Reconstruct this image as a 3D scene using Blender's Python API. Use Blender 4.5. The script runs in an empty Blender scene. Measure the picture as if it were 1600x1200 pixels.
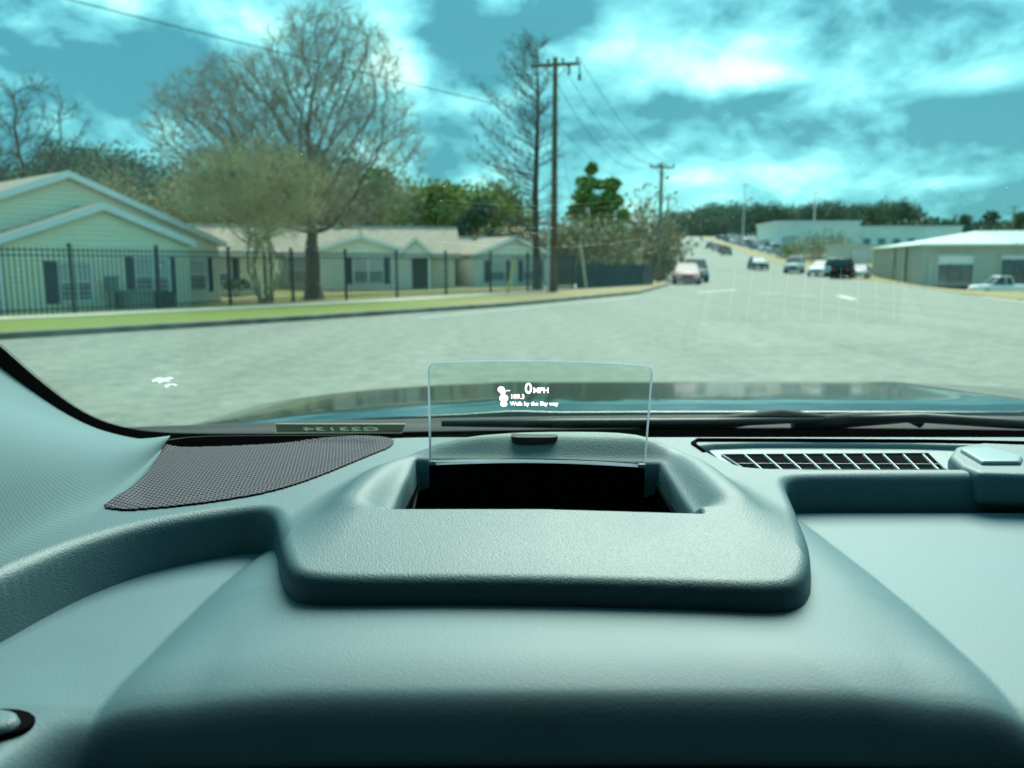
import bpy, bmesh, math, random
import numpy as np
from mathutils import Vector, Matrix
R = math.radians
random.seed(7)
rng = np.random.default_rng(7)
S = bpy.context.scene
COL = S.collection

# ------------------------------------------------------------------ camera
F = 1256.0                      # focal length in pixels of the 1600 px wide photograph
PITCH = R(8.5)
EYE = Vector((0, 0, 1.40))
cam_d = bpy.data.cameras.new('camera')
cam = bpy.data.objects.new('camera', cam_d); COL.objects.link(cam)
cam_d.sensor_width = 36.0
cam_d.lens = 36.0 * F / 1600.0
cam.location = EYE
cam.rotation_euler = (R(90) - PITCH, 0, 0)
cam_d.clip_start = 0.02
cam_d.clip_end = 5000
cam_d.dof.use_dof = True
cam_d.dof.focus_distance = 0.62
cam_d.dof.aperture_fstop = 8.5
S.camera = cam

FWD = Vector((0, math.cos(PITCH), -math.sin(PITCH)))
UPV = Vector((0, math.sin(PITCH), math.cos(PITCH)))
def ray(u, v):
    return FWD + Vector((1, 0, 0)) * ((u - 800) / F) + UPV * (-(v - 600) / F)
def at_y(u, v, y):              # point at forward distance y seen at (u, v)
    d = ray(u, v); return EYE + d * (y / d.y)
def at_z(u, v, z):              # point at height z seen at (u, v)
    d = ray(u, v); return EYE + d * ((z - EYE.z) / d.z)
def at_plane(u, v, o, n):
    d = ray(u, v); return EYE + d * ((o - EYE).dot(n) / d.dot(n))

# ------------------------------------------------------------------ world, sun, exposure
SUN_EL, SUN_AZ = R(47), R(16)   # azimuth measured from straight ahead (+y) towards the right
W = bpy.data.worlds.new('World'); S.world = W; W.use_nodes = True
nt = W.node_tree; N = nt.nodes; L = nt.links; N.clear()
def wn(t, **k):
    n = N.new(t)
    for a, b in k.items(): setattr(n, a, b)
    return n
def wmath(op, a, b=None, c=None, clamp=False):
    n = wn('ShaderNodeMath', operation=op); n.use_clamp = clamp
    for i, x in enumerate((a, b, c)):
        if x is None: continue
        if isinstance(x, (int, float)): n.inputs[i].default_value = x
        else: L.new(x, n.inputs[i])
    return n.outputs[0]
sky = wn('ShaderNodeTexSky', sky_type='NISHITA'); sky.sun_disc = False
sky.sun_elevation = SUN_EL; sky.sun_rotation = SUN_AZ
tc = wn('ShaderNodeTexCoord')
sep = wn('ShaderNodeSeparateXYZ'); L.new(tc.outputs['Generated'], sep.inputs[0])
DX, DY, DZ = sep.outputs
def cloud_noise(scale, sc, detail, dist, off):
    m = wn('ShaderNodeMapping'); m.inputs['Scale'].default_value = scale; m.inputs['Location'].default_value = off
    L.new(tc.outputs['Generated'], m.inputs[0])
    t = wn('ShaderNodeTexNoise'); t.inputs['Scale'].default_value = sc; t.inputs['Detail'].default_value = detail
    t.inputs['Roughness'].default_value = 0.57; t.inputs['Distortion'].default_value = dist
    L.new(m.outputs[0], t.inputs['Vector']); return t.outputs['Fac']
n1 = cloud_noise((1, 1, 1.9), 4.0, 8, 0.25, (3.1, 0.4, 1.0))
n2 = cloud_noise((1, 1, 1.7), 10.0, 7, 0.35, (0.3, 5.4, 2.0))
n3 = cloud_noise((1, 1, 1.8), 24.0, 6, 0.4, (1.7, 2.2, 4.0))
dens = wmath('ADD', wmath('ADD', wmath('MULTIPLY', n1, 1.20), wmath('MULTIPLY', n2, 0.95)), wmath('MULTIPLY', n3, 0.26))
dens = wmath('ADD', dens, -0.945)
fwd_mask = wmath('GREATER_THAN', DY, 0.0)
def blob(u, v, ru, rv, w):      # a cloud bank (or a gap) in a direction of the sky
    global dens
    d = ray(u, v).normalized()
    a = wmath('DIVIDE', wmath('SUBTRACT', DX, d.x), ru / F)
    b = wmath('DIVIDE', wmath('SUBTRACT', DZ, d.z), rv / F)
    q = wmath('ADD', wmath('MULTIPLY', a, a), wmath('MULTIPLY', b, b))
    q = wmath('ADD', q, wmath('MULTIPLY', wmath('SUBTRACT', wmath('ADD', n2, wmath('MULTIPLY', n1, .6)), .8), 2.2))
    g = wmath('MULTIPLY', wmath('EXPONENT', wmath('MULTIPLY', q, -1.0)), w)
    dens = wmath('ADD', dens, wmath('MULTIPLY', g, fwd_mask))
for b in [(985, 60, 140, 60, .32), (620, 40, 60, 60, .30), (600, 110, 90, 30, .22), (1150, 118, 80, 20, .26),
          (1540, 122, 70, 20, .25), (1180, 270, 130, 26, .20), (1480, 285, 60, 10, .22), (400, 30, 160, 40, .12),
          (560, 260, 60, 40, .25), (770, 280, 60, 40, .12),
          (690, 45, 62, 34, -.42), (855, 40, 62, 28, -.36), (70, 85, 140, 55, -.26), (230, 130, 60, 30, -.16),
          (1090, 165, 130, 16, -.26), (1330, 210, 260, 36, -.13), (700, 260, 50, 60, -.22), (1180, 30, 160, 30, -.14),
          (1500, 60, 160, 24, -.10), (730, 130, 60, 20, -.15), (210, 210, 120, 40, -.08)]:
    blob(*b)
dens = wmath('MULTIPLY_ADD', dens, 1.18, -0.035)
ramp = wn('ShaderNodeValToRGB'); cr = ramp.color_ramp; cr.interpolation = 'LINEAR'
cr.elements[0].position = 0.12; cr.elements[0].color = (0.040, 0.19, 0.265, 1)
cr.elements[1].position = 1.0; cr.elements[1].color = (1.02, 1.05, 0.96, 1)
for p, c in ((0.32, (0.13, 0.41, 0.50)), (0.48, (0.25, 0.60, 0.66)), (0.64, (0.52, 0.84, 0.83)), (0.82, (0.76, 0.95, 0.90))):
    e = cr.elements.new(p); e.color = (*c, 1)
L.new(dens, ramp.inputs[0])
gain = wn('ShaderNodeVectorMath', operation='SCALE'); gain.inputs['Scale'].default_value = 7.8
L.new(ramp.outputs[0], gain.inputs[0])
tint = wn('ShaderNodeMix', data_type='RGBA', blend_type='MULTIPLY'); tint.inputs[0].default_value = 1
L.new(sky.outputs[0], tint.inputs[6]); tint.inputs[7].default_value = (0.8, 1.5, 1.2, 1)
mx = wn('ShaderNodeMix', data_type='RGBA'); mx.inputs[0].default_value = 0.95
L.new(tint.outputs[2], mx.inputs[6]); L.new(gain.outputs[0], mx.inputs[7])
bg = wn('ShaderNodeBackground'); bg.inputs[1].default_value = 0.10
L.new(mx.outputs[2], bg.inputs[0])
wo = wn('ShaderNodeOutputWorld'); L.new(bg.outputs[0], wo.inputs[0])

sun_d = bpy.data.lights.new('sun', 'SUN'); sun_d.energy = 3.0; sun_d.angle = R(40); sun_d.color = (1, 0.98, 0.90)
sun = bpy.data.objects.new('sun', sun_d); COL.objects.link(sun)
sdir = Vector((math.sin(SUN_AZ) * math.cos(SUN_EL), math.cos(SUN_AZ) * math.cos(SUN_EL), math.sin(SUN_EL)))
sun.rotation_euler = sdir.to_track_quat('Z', 'Y').to_euler()
sun.location = (0, 0, 60)

vs = S.view_settings
vs.view_transform = 'Standard'; vs.look = 'None'; vs.exposure = 1.28; vs.gamma = 1.0; vs.use_curve_mapping = False
S.cycles.max_bounces = 8; S.cycles.diffuse_bounces = 3; S.cycles.glossy_bounces = 3
S.cycles.transparent_max_bounces = 24; S.cycles.caustics_reflective = False; S.cycles.caustics_refractive = False
S.cycles.use_denoising = True; S.cycles.sample_clamp_indirect = 6

# ------------------------------------------------------------------ materials
def new_mat(name):
    m = bpy.data.materials.new(name); m.use_nodes = True
    return m, m.node_tree.nodes, m.node_tree.links, m.node_tree.nodes['Principled BSDF']
def mat(name, col, rough=0.7, var=0.15, vscale=4.0, bump=0.0, bscale=40.0, metal=0.0, spec=0.5, coat=0.0, col2=None, detail=4):
    m, n, l, p = new_mat(name)
    p.inputs['Roughness'].default_value = rough; p.inputs['Metallic'].default_value = metal
    p.inputs['Specular IOR Level'].default_value = spec; p.inputs['Coat Weight'].default_value = coat
    t = n.new('ShaderNodeTexCoord'); x = n.new('ShaderNodeTexNoise')
    x.inputs['Scale'].default_value = vscale; x.inputs['Detail'].default_value = detail
    l.new(t.outputs['Object'], x.inputs['Vector'])
    r = n.new('ShaderNodeValToRGB'); r.color_ramp.elements[0].position = 0.3; r.color_ramp.elements[1].position = 0.7
    c2 = col2 or tuple(min(1, c * (1 + var)) for c in col)
    c1 = col if col2 else tuple(c * (1 - var) for c in col)
    r.color_ramp.elements[0].color = (*c1, 1); r.color_ramp.elements[1].color = (*c2, 1)
    l.new(x.outputs['Fac'], r.inputs[0]); l.new(r.outputs[0], p.inputs['Base Color'])
    if bump:
        b = n.new('ShaderNodeBump'); y = n.new('ShaderNodeTexNoise'); y.inputs['Scale'].default_value = bscale; y.inputs['Detail'].default_value = 5
        l.new(t.outputs['Object'], y.inputs['Vector']); l.new(y.outputs['Fac'], b.inputs['Height'])
        b.inputs['Strength'].default_value = bump; b.inputs['Distance'].default_value = 0.02
        l.new(b.outputs[0], p.inputs['Normal'])
    return m
def leather(name, col, rough, cell, depth, spec=0.5, stretch=(1, 1, 1), var=0.06, rough_noise=0.1):
    """moulded grain: rounded cells parted by fine furrows"""
    m, n, l, p = new_mat(name)
    p.inputs['Specular IOR Level'].default_value = spec
    t = n.new('ShaderNodeTexCoord'); mp = n.new('ShaderNodeMapping'); mp.inputs['Scale'].default_value = stretch
    l.new(t.outputs['Object'], mp.inputs[0])
    wob = n.new('ShaderNodeTexNoise'); wob.inputs['Scale'].default_value = cell * 0.6; wob.inputs['Detail'].default_value = 2
    l.new(mp.outputs[0], wob.inputs['Vector'])
    add = n.new('ShaderNodeVectorMath'); add.operation = 'MULTIPLY_ADD'
    l.new(wob.outputs['Color'], add.inputs[0]); add.inputs[1].default_value = (1.2 / cell,) * 3; l.new(mp.outputs[0], add.inputs[2])
    vo = n.new('ShaderNodeTexVoronoi'); vo.feature = 'SMOOTH_F1'; vo.inputs['Scale'].default_value = cell; vo.inputs['Smoothness'].default_value = 0.5
    l.new(add.outputs[0], vo.inputs['Vector'])
    b = n.new('ShaderNodeBump'); b.invert = True; b.inputs['Strength'].default_value = 1.0; b.inputs['Distance'].default_value = depth
    l.new(vo.outputs['Distance'], b.inputs['Height']); l.new(b.outputs[0], p.inputs['Normal'])
    x = n.new('ShaderNodeTexNoise'); x.inputs['Scale'].default_value = 14; x.inputs['Detail'].default_value = 6
    l.new(t.outputs['Object'], x.inputs['Vector'])
    r = n.new('ShaderNodeValToRGB'); r.color_ramp.elements[0].position = 0.3; r.color_ramp.elements[1].position = 0.7
    r.color_ramp.elements[0].color = (*[c * (1 - var) for c in col], 1); r.color_ramp.elements[1].color = (*[c * (1 + var) for c in col], 1)
    l.new(x.outputs['Fac'], r.inputs[0]); l.new(r.outputs[0], p.inputs['Base Color'])
    mr = n.new('ShaderNodeMapRange'); mr.inputs['To Min'].default_value = rough - rough_noise; mr.inputs['To Max'].default_value = rough + rough_noise
    l.new(x.outputs['Fac'], mr.inputs[0]); l.new(mr.outputs[0], p.inputs['Roughness'])
    return m
def glass_mat(name, tintc, refl, ior=1.5):
    m = bpy.data.materials.new(name); m.use_nodes = True; n = m.node_tree.nodes; l = m.node_tree.links; n.clear()
    o = n.new('ShaderNodeOutputMaterial'); tr = n.new('ShaderNodeBsdfTransparent'); tr.inputs[0].default_value = (*tintc, 1)
    g = n.new('ShaderNodeBsdfGlossy'); g.inputs['Roughness'].default_value = 0.0
    f = n.new('ShaderNodeFresnel'); f.inputs[0].default_value = ior
    k = n.new('ShaderNodeMath'); k.operation = 'MULTIPLY'; k.inputs[1].default_value = refl
    l.new(f.outputs[0], k.inputs[0]); mxx = n.new('ShaderNodeMixShader')
    l.new(k.outputs[0], mxx.inputs[0]); l.new(tr.outputs[0], mxx.inputs[1]); l.new(g.outputs[0], mxx.inputs[2]); l.new(mxx.outputs[0], o.inputs[0])
    return m
M = {}
DASH = (0.052, 0.116, 0.132)
M['pad'] = leather('dash_leather', DASH, 0.55, 950, 0.00022, spec=0.65, rough_noise=0.05)
M['cover'] = leather('cover_plastic', (0.074, 0.156, 0.180), 0.58, 700, 0.00008, spec=0.6, rough_noise=0.04)
M['grain'] = leather('coarse_grain', DASH, 0.5, 430, 0.0009, stretch=(1, 0.7, 1))
M['trim'] = mat('smooth_trim', (0.075, 0.14, 0.155), 0.42, 0.03, 20, spec=1.0)
M['black'] = mat('black_plastic', (0.006, 0.006, 0.008), 0.6, 0.2, 30, spec=0.25)
M['void'] = mat('matte_black', (0.004, 0.004, 0.005), 0.95, 0.1, 30, spec=0.02)
M['satin'] = mat('satin_black', (0.012, 0.016, 0.02), 0.4, 0.2, 60, spec=0.4)
M['cowl'] = mat('cowl_plastic', (0.006, 0.011, 0.014), 0.75, 0.2, 40, bump=0.3, bscale=700)
M['lining'] = mat('cabin_lining', (0.03, 0.033, 0.036), 0.9, 0.1, 10)
M['silver'] = mat('pale_plastic', (0.24, 0.31, 0.33), 0.35, 0.03, 20)
M['vane'] = mat('pale_vane', (0.52, 0.56, 0.56), 0.5, 0.03, 20)
M['frit'] = mat('black_ceramic', (0.003, 0.003, 0.004), 0.9, 0.1, 30, spec=0.05)
M['windshield'] = glass_mat('windshield_glass', (0.915, 0.985, 0.95), 0.07)
M['hudglass'] = glass_mat('hud_glass', (0.80, 0.885, 0.84), 0.4)
def translucent(name, col):
    m = bpy.data.materials.new(name); m.use_nodes = True; n = m.node_tree.nodes; l = m.node_tree.links; n.clear()
    o = n.new('ShaderNodeOutputMaterial'); a = n.new('ShaderNodeBsdfTranslucent'); b = n.new('ShaderNodeBsdfDiffuse'); k = n.new('ShaderNodeMixShader'); k.inputs[0].default_value = .35
    x = n.new('ShaderNodeTexNoise'); x.inputs['Scale'].default_value = 300; r = n.new('ShaderNodeMix'); r.data_type = 'RGBA'; l.new(x.outputs['Fac'], r.inputs[0])
    r.inputs[6].default_value = (*[c*.92 for c in col], 1); r.inputs[7].default_value = (*col, 1)
    for q in (a, b): l.new(r.outputs[2], q.inputs[0])
    l.new(a.outputs[0], k.inputs[1]); l.new(b.outputs[0], k.inputs[2]); l.new(k.outputs[0], o.inputs[0]); return m
M['edge'] = translucent('glass_edge_glint', (0.86, 0.90, 0.97)); M['scrap'] = translucent('white_scrap', (0.95, 0.95, 0.93))
M['paint'] = mat('hood_paint', (0.012, 0.035, 0.04), 0.12, 0.1, 60, metal=0.0, coat=0.2)
def fabric():
    m, n, l, p = new_mat('pillar_fabric'); t = n.new('ShaderNodeTexCoord')
    p.inputs['Roughness'].default_value = 0.85; p.inputs['Specular IOR Level'].default_value = 0.25
    hs = []
    for rot, sc in ((R(24), 150), (R(-62), 150)):
        mp = n.new('ShaderNodeMapping'); mp.inputs['Rotation'].default_value = (0.3, 0, rot); l.new(t.outputs['Object'], mp.inputs[0])
        w = n.new('ShaderNodeTexWave'); w.inputs['Scale'].default_value = sc; w.inputs['Distortion'].default_value = 0.5; l.new(mp.outputs[0], w.inputs['Vector']); hs.append(w)
    ad = n.new('ShaderNodeMath'); ad.operation = 'MAXIMUM'; l.new(hs[0].outputs['Fac'], ad.inputs[0]); l.new(hs[1].outputs['Fac'], ad.inputs[1])
    b = n.new('ShaderNodeBump'); b.inputs['Distance'].default_value = 0.0004; b.inputs['Strength'].default_value = 0.35; l.new(ad.outputs[0], b.inputs['Height']); l.new(b.outputs[0], p.inputs['Normal'])
    r = n.new('ShaderNodeValToRGB'); r.color_ramp.elements[0].color = (0.10, 0.175, 0.19, 1); r.color_ramp.elements[1].color = (0.135, 0.215, 0.23, 1)
    l.new(ad.outputs[0], r.inputs[0]); l.new(r.outputs[0], p.inputs['Base Color']); return m
M['fabric'] = fabric()
def perforated():
    """speaker mesh: staggered round holes in a pale metal sheet"""
    m, n, l, p = new_mat('perforated_metal'); t = n.new('ShaderNodeTexCoord')
    P = 0.0037
    ds = []
    for off in ((0, 0), (0.5, 0.5)):
        mp = n.new('ShaderNodeMapping'); mp.inputs['Scale'].default_value = (1 / P, 1 / (P * 1.732 * 1.8), 0); mp.inputs['Location'].default_value = (off[0], off[1], 0)
        mp.inputs['Rotation'].default_value = (0, 0, R(12))
        l.new(t.outputs['Object'], mp.inputs[0])
        fr = n.new('ShaderNodeVectorMath'); fr.operation = 'FRACTION'; l.new(mp.outputs[0], fr.inputs[0])
        sb = n.new('ShaderNodeVectorMath'); sb.operation = 'SUBTRACT'; l.new(fr.outputs[0], sb.inputs[0]); sb.inputs[1].default_value = (0.5, 0.5, 0)
        ml = n.new('ShaderNodeVectorMath'); ml.operation = 'MULTIPLY'; l.new(sb.outputs[0], ml.inputs[0]); ml.inputs[1].default_value = (1, 1.732, 0)
        ln = n.new('ShaderNodeVectorMath'); ln.operation = 'LENGTH'; l.new(ml.outputs[0], ln.inputs[0]); ds.append(ln.outputs['Value'])
    mn = n.new('ShaderNodeMath'); mn.operation = 'MINIMUM'; l.new(ds[0], mn.inputs[0]); l.new(ds[1], mn.inputs[1])
    st = n.new('ShaderNodeMapRange'); st.inputs['From Min'].default_value = 0.34; st.inputs['From Max'].default_value = 0.42; l.new(mn.outputs[0], st.inputs[0])
    r = n.new('ShaderNodeValToRGB'); r.color_ramp.elements[0].color = (0.006, 0.006, 0.01, 1); r.color_ramp.elements[1].color = (0.12, 0.11, 0.13, 1)
    l.new(st.outputs[0], r.inputs[0]); l.new(r.outputs[0], p.inputs['Base Color']); p.inputs['Roughness'].default_value = 0.75; p.inputs['Specular IOR Level'].default_value = 0.15
    return m
M['grille'] = perforated()
def emit(name, col, s):
    m = bpy.data.materials.new(name); m.use_nodes = True; n = m.node_tree.nodes; n.clear()
    e = n.new('ShaderNodeEmission'); e.inputs[0].default_value = (*col, 1); e.inputs[1].default_value = s
    o = n.new('ShaderNodeOutputMaterial'); m.node_tree.links.new(e.outputs[0], o.inputs[0]); return m
M['glow'] = emit('display_light', (1.0, 1.0, 0.86), 1.3)

# ------------------------------------------------------------------ mesh helpers
class MB:
    def __init__(s): s.v = []; s.f = []
    def add(s, vs_, fs):
        o = len(s.v); s.v += [tuple(x) for x in vs_]; s.f += [tuple(i + o for i in f) for f in fs]
    def box(s, c, d, rz=0.0, tilt=None):
        x, y, z = (k / 2 for k in d); pts = []
        m = Matrix.Rotation(rz, 3, 'Z') if tilt is None else tilt
        for sx, sy, sz in ((-1,-1,-1),(1,-1,-1),(1,1,-1),(-1,1,-1),(-1,-1,1),(1,-1,1),(1,1,1),(-1,1,1)):
            pts.append(Vector(c) + m @ Vector((sx*x, sy*y, sz*z)))
        s.add(pts, [(0,3,2,1),(4,5,6,7),(0,1,5,4),(1,2,6,5),(2,3,7,6),(3,0,4,7)])
    def tube(s, pts, rad, n=8, cap=True):
        pts = [Vector(p) for p in pts]
        if not hasattr(rad, '__len__'): rad = [rad] * len(pts)
        o = len(s.v); prev = None
        for i, p in enumerate(pts):
            d = (pts[min(i+1, len(pts)-1)] - pts[max(i-1, 0)])
            d = d.normalized() if d.length > 1e-9 else Vector((0,0,1))
            if prev is None:
                a = d.orthogonal().normalized()
            else:
                a = prev - d * prev.dot(d); a = a.normalized() if a.length > 1e-6 else d.orthogonal().normalized()
            prev = a; b = d.cross(a)
            for k in range(n):
                t = 2 * math.pi * k / n; s.v.append(tuple(p + (a * math.cos(t) + b * math.sin(t)) * rad[i]))
        for i in range(len(pts) - 1):
            for k in range(n):
                k2 = (k + 1) % n; s.f.append((o+i*n+k, o+i*n+k2, o+(i+1)*n+k2, o+(i+1)*n+k))
        if cap:
            s.f.append(tuple(o + k for k in reversed(range(n)))); e = o + (len(pts)-1)*n; s.f.append(tuple(e + k for k in range(n)))
    def prism(s, poly, depth_vec):
        """closed prism: polygon (list of 3D points) pushed along depth_vec"""
        n = len(poly); a = [Vector(p) for p in poly]; b = [p + Vector(depth_vec) for p in a]
        s.add(a + b, [tuple(range(n)), tuple(reversed(range(n, 2*n)))] + [(i, i+n, (i+1) % n + n, (i+1) % n) for i in range(n)])
    def loft(s, rings, cap=True, closed=True):
        o = len(s.v); n = len(rings[0])
        for r_ in rings: s.v += [tuple(p) for p in r_]
        for i in range(len(rings) - 1):
            for k in range(n if closed else n - 1):
                k2 = (k + 1) % n; s.f.append((o+i*n+k, o+i*n+k2, o+(i+1)*n+k2, o+(i+1)*n+k))
        if cap:
            s.f.append(tuple(o + k for k in reversed(range(n)))); e = o + (len(rings)-1)*n; s.f.append(tuple(e + k for k in range(n)))
    def mesh(s, name, m, smooth=False):
        me = bpy.data.meshes.new(name); me.from_pydata(s.v, [], s.f); me.update()
        bm = bmesh.new(); bm.from_mesh(me); bmesh.ops.recalc_face_normals(bm, faces=bm.faces); bm.to_mesh(me); bm.free()
        if m is not None: me.materials.append(m)
        if smooth: me.polygons.foreach_set('use_smooth', [True] * len(me.polygons))
        return me
    def build(s, name, m, parent=None, smooth=False, bevel=0.0, seg=2, kind=None):
        return link(name, s.mesh(name, m, smooth), parent, bevel, seg, kind)
def link(name, me, parent=None, bevel=0.0, seg=2, kind=None):
    o = bpy.data.objects.new(name, me); COL.objects.link(o)
    if parent: o.parent = parent
    if kind: o['kind'] = kind
    if bevel:
        b = o.modifiers.new('bevel', 'BEVEL'); b.width = bevel; b.segments = seg; b.limit_method = 'ANGLE'; b.angle_limit = R(40)
        o.data.polygons.foreach_set('use_smooth', [True] * len(o.data.polygons))
        w = o.modifiers.new('wn', 'WEIGHTED_NORMAL')
    return o
def tag(o, label, cat, group=None):
    o['label'] = label; o['category'] = cat
    if group: o['group'] = group
    return o
def thing(name, label, cat, loc=(0, 0, 0), rz=0.0, group=None):
    o = bpy.data.objects.new(name, None); COL.objects.link(o); o.empty_display_size = 0.2
    o.location = loc; o.rotation_euler = (0, 0, rz); return tag(o, label, cat, group)
def copy_thing(src, label, group, loc=None, rz=None, scale=None):
    r = src.copy(); COL.objects.link(r); r['label'] = label; r['group'] = group
    if loc is not None: r.location = loc
    if rz is not None: r.rotation_euler = (0, 0, rz)
    if scale is not None: r.scale = scale
    for ch in list(src.children):
        c = ch.copy(); COL.objects.link(c); c.parent = r
        for g in list(ch.children):
            d = g.copy(); COL.objects.link(d); d.parent = c
    return r
def grid_mesh(name, X, Y, Z, m, keep=None, smooth=True):
    """height field mesh from 2D numpy arrays"""
    ny, nx = X.shape
    v = np.stack([X.ravel(), Y.ravel(), Z.ravel()], 1)
    i = np.arange(ny * nx).reshape(ny, nx)
    f = np.stack([i[:-1, :-1], i[:-1, 1:], i[1:, 1:], i[1:, :-1]], -1).reshape(-1, 4)
    if keep is not None:
        k = keep.ravel(); f = f[k[f].any(1)]
        used = np.unique(f); remap = np.full(ny * nx, -1); remap[used] = np.arange(len(used)); v = v[used]; f = remap[f]
    me = bpy.data.meshes.new(name)
    me.vertices.add(len(v)); me.vertices.foreach_set('co', v.astype(np.float32).ravel())
    me.loops.add(len(f) * 4); me.loops.foreach_set('vertex_index', f.astype(np.int32).ravel())
    me.polygons.add(len(f)); me.polygons.foreach_set('loop_start', np.arange(0, len(f) * 4, 4, dtype=np.int32))
    me.update(calc_edges=True); me.validate()
    me.materials.append(m)
    if smooth: me.polygons.foreach_set('use_smooth', [True] * len(me.polygons))
    return me
def sdf(X, Y, poly):
    """signed distance to a closed polygon, positive inside"""
    px, py = X.ravel(), Y.ravel(); d = np.full(px.shape, 1e9); ins = np.zeros(px.shape, bool)
    n = len(poly)
    for a in range(n):
        x0, y0 = poly[a]; x1, y1 = poly[(a + 1) % n]
        ex, ey = x1 - x0, y1 - y0; l2 = ex * ex + ey * ey + 1e-18
        t = np.clip(((px - x0) * ex + (py - y0) * ey) / l2, 0, 1)
        d = np.minimum(d, (px - x0 - t * ex) ** 2 + (py - y0 - t * ey) ** 2)
        c = (y0 > py) != (y1 > py)
        if abs(ey) > 1e-15: ins ^= c & (px < (x1 - x0) * (py - y0) / ey + x0)
    d = np.sqrt(d); return np.where(ins, d, -d).reshape(X.shape)
def sstep(a, b, x):
    t = np.clip((x - a) / (b - a), 0, 1); return t * t * (3 - 2 * t)
def smooth_poly(pts, it=2, closed=True):
    for _ in range(it):
        q = []
        n = len(pts)
        for i in range(n if closed else n - 1):
            a, b = pts[i], pts[(i + 1) % n]
            q.append((a[0]*.75 + b[0]*.25, a[1]*.75 + b[1]*.25)); q.append((a[0]*.25 + b[0]*.75, a[1]*.25 + b[1]*.75))
        pts = q if closed else [pts[0]] + q + [pts[-1]]
    return pts
def rounded(d, r):
    """lip profile: height lost at inside distance d from an edge of radius r; falls steeply outside"""
    di = np.clip(d, 0, r)
    inside = r - np.sqrt(np.maximum(r * r - (r - di) ** 2, 0))
    return np.where(d >= 0, inside, r + np.minimum(-d, 0.02) * 9.0)

# =================================================================== OUTDOORS
def gz(y):                       # lie of the land: level near the car, then a long climb
    y = float(y)
    if y < 60: return 0.0
    if y < 100: return 0.045 * (y - 60) ** 2 / 80
    return 0.9 + 0.045 * (min(y, 430) - 100) + 0.01 * max(0, y - 430)
def dip(x, y):                   # the land right of the road falls away past the kerb
    d = max(0.0, x - interp(y, RIGHT)); a = max(0, min(1, (y - 40)/14)) * max(0, min(1, (140 - y)/28))
    return min(.115*d, 1.9)*a
def interp(y, tab):
    ys = [t[1] for t in tab]; xs = [t[0] for t in tab]
    return float(np.interp(y, ys, xs))
LEFT = [(-30, -8), (-17, 6.0), (-9.6, 14.9), (-6.0, 18.9), (0.0, 26.8), (6.0, 38.0), (10.3, 53), (14.5, 75), (19.5, 100), (46, 222), (84, 400), (92, 440)]
RIGHT = [(60, -8), (40, 6.0), (26, 15), (18.2, 25.9), (21.5, 40), (25.0, 50), (29.5, 66), (34.5, 100), (46.8, 167), (93, 400), (101, 440)]

def ground_mat(name='grass_ground', lo=0.24, hi=-0.40):
    m, n, l, p = new_mat(name); t = n.new('ShaderNodeTexCoord'); p.inputs['Roughness'].default_value = 0.95; p.inputs['Specular IOR Level'].default_value = 0.1
    a = n.new('ShaderNodeTexNoise'); a.inputs['Scale'].default_value = 0.16; a.inputs['Detail'].default_value = 5
    b = n.new('ShaderNodeTexNoise'); b.inputs['Scale'].default_value = 7.0; b.inputs['Detail'].default_value = 9; b.inputs['Roughness'].default_value = 0.75
    l.new(t.outputs['Object'], a.inputs['Vector']); l.new(t.outputs['Object'], b.inputs['Vector'])
    s = n.new('ShaderNodeSeparateXYZ'); l.new(t.outputs['Object'], s.inputs[0])
    mr = n.new('ShaderNodeMapRange'); mr.inputs['From Min'].default_value = -9; mr.inputs['From Max'].default_value = 3
    mr.inputs['To Min'].default_value = lo; mr.inputs['To Max'].default_value = hi; l.new(s.outputs[0], mr.inputs[0])
    k = n.new('ShaderNodeMath'); l.new(a.outputs['Fac'], k.inputs[0]); l.new(mr.outputs[0], k.inputs[1])
    k2 = n.new('ShaderNodeMath'); k2.operation = 'MULTIPLY_ADD'; l.new(b.outputs['Fac'], k2.inputs[0]); k2.inputs[1].default_value = 1.0; l.new(k.outputs[0], k2.inputs[2])
    r = n.new('ShaderNodeValToRGB'); r.color_ramp.elements[0].position = 0.70; r.color_ramp.elements[1].position = 1.08 if False else 1.0
    r.color_ramp.elements[0].color = (0.34, 0.27, 0.15, 1); r.color_ramp.elements[1].color = (0.21, 0.255, 0.075, 1)
    l.new(k2.outputs[0], r.inputs[0]); l.new(r.outputs[0], p.inputs['Base Color'])
    bp = n.new('ShaderNodeBump'); bp.inputs['Distance'].default_value = 0.05; l.new(b.outputs['Fac'], bp.inputs['Height']); l.new(bp.outputs[0], p.inputs['Normal'])
    return m
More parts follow.
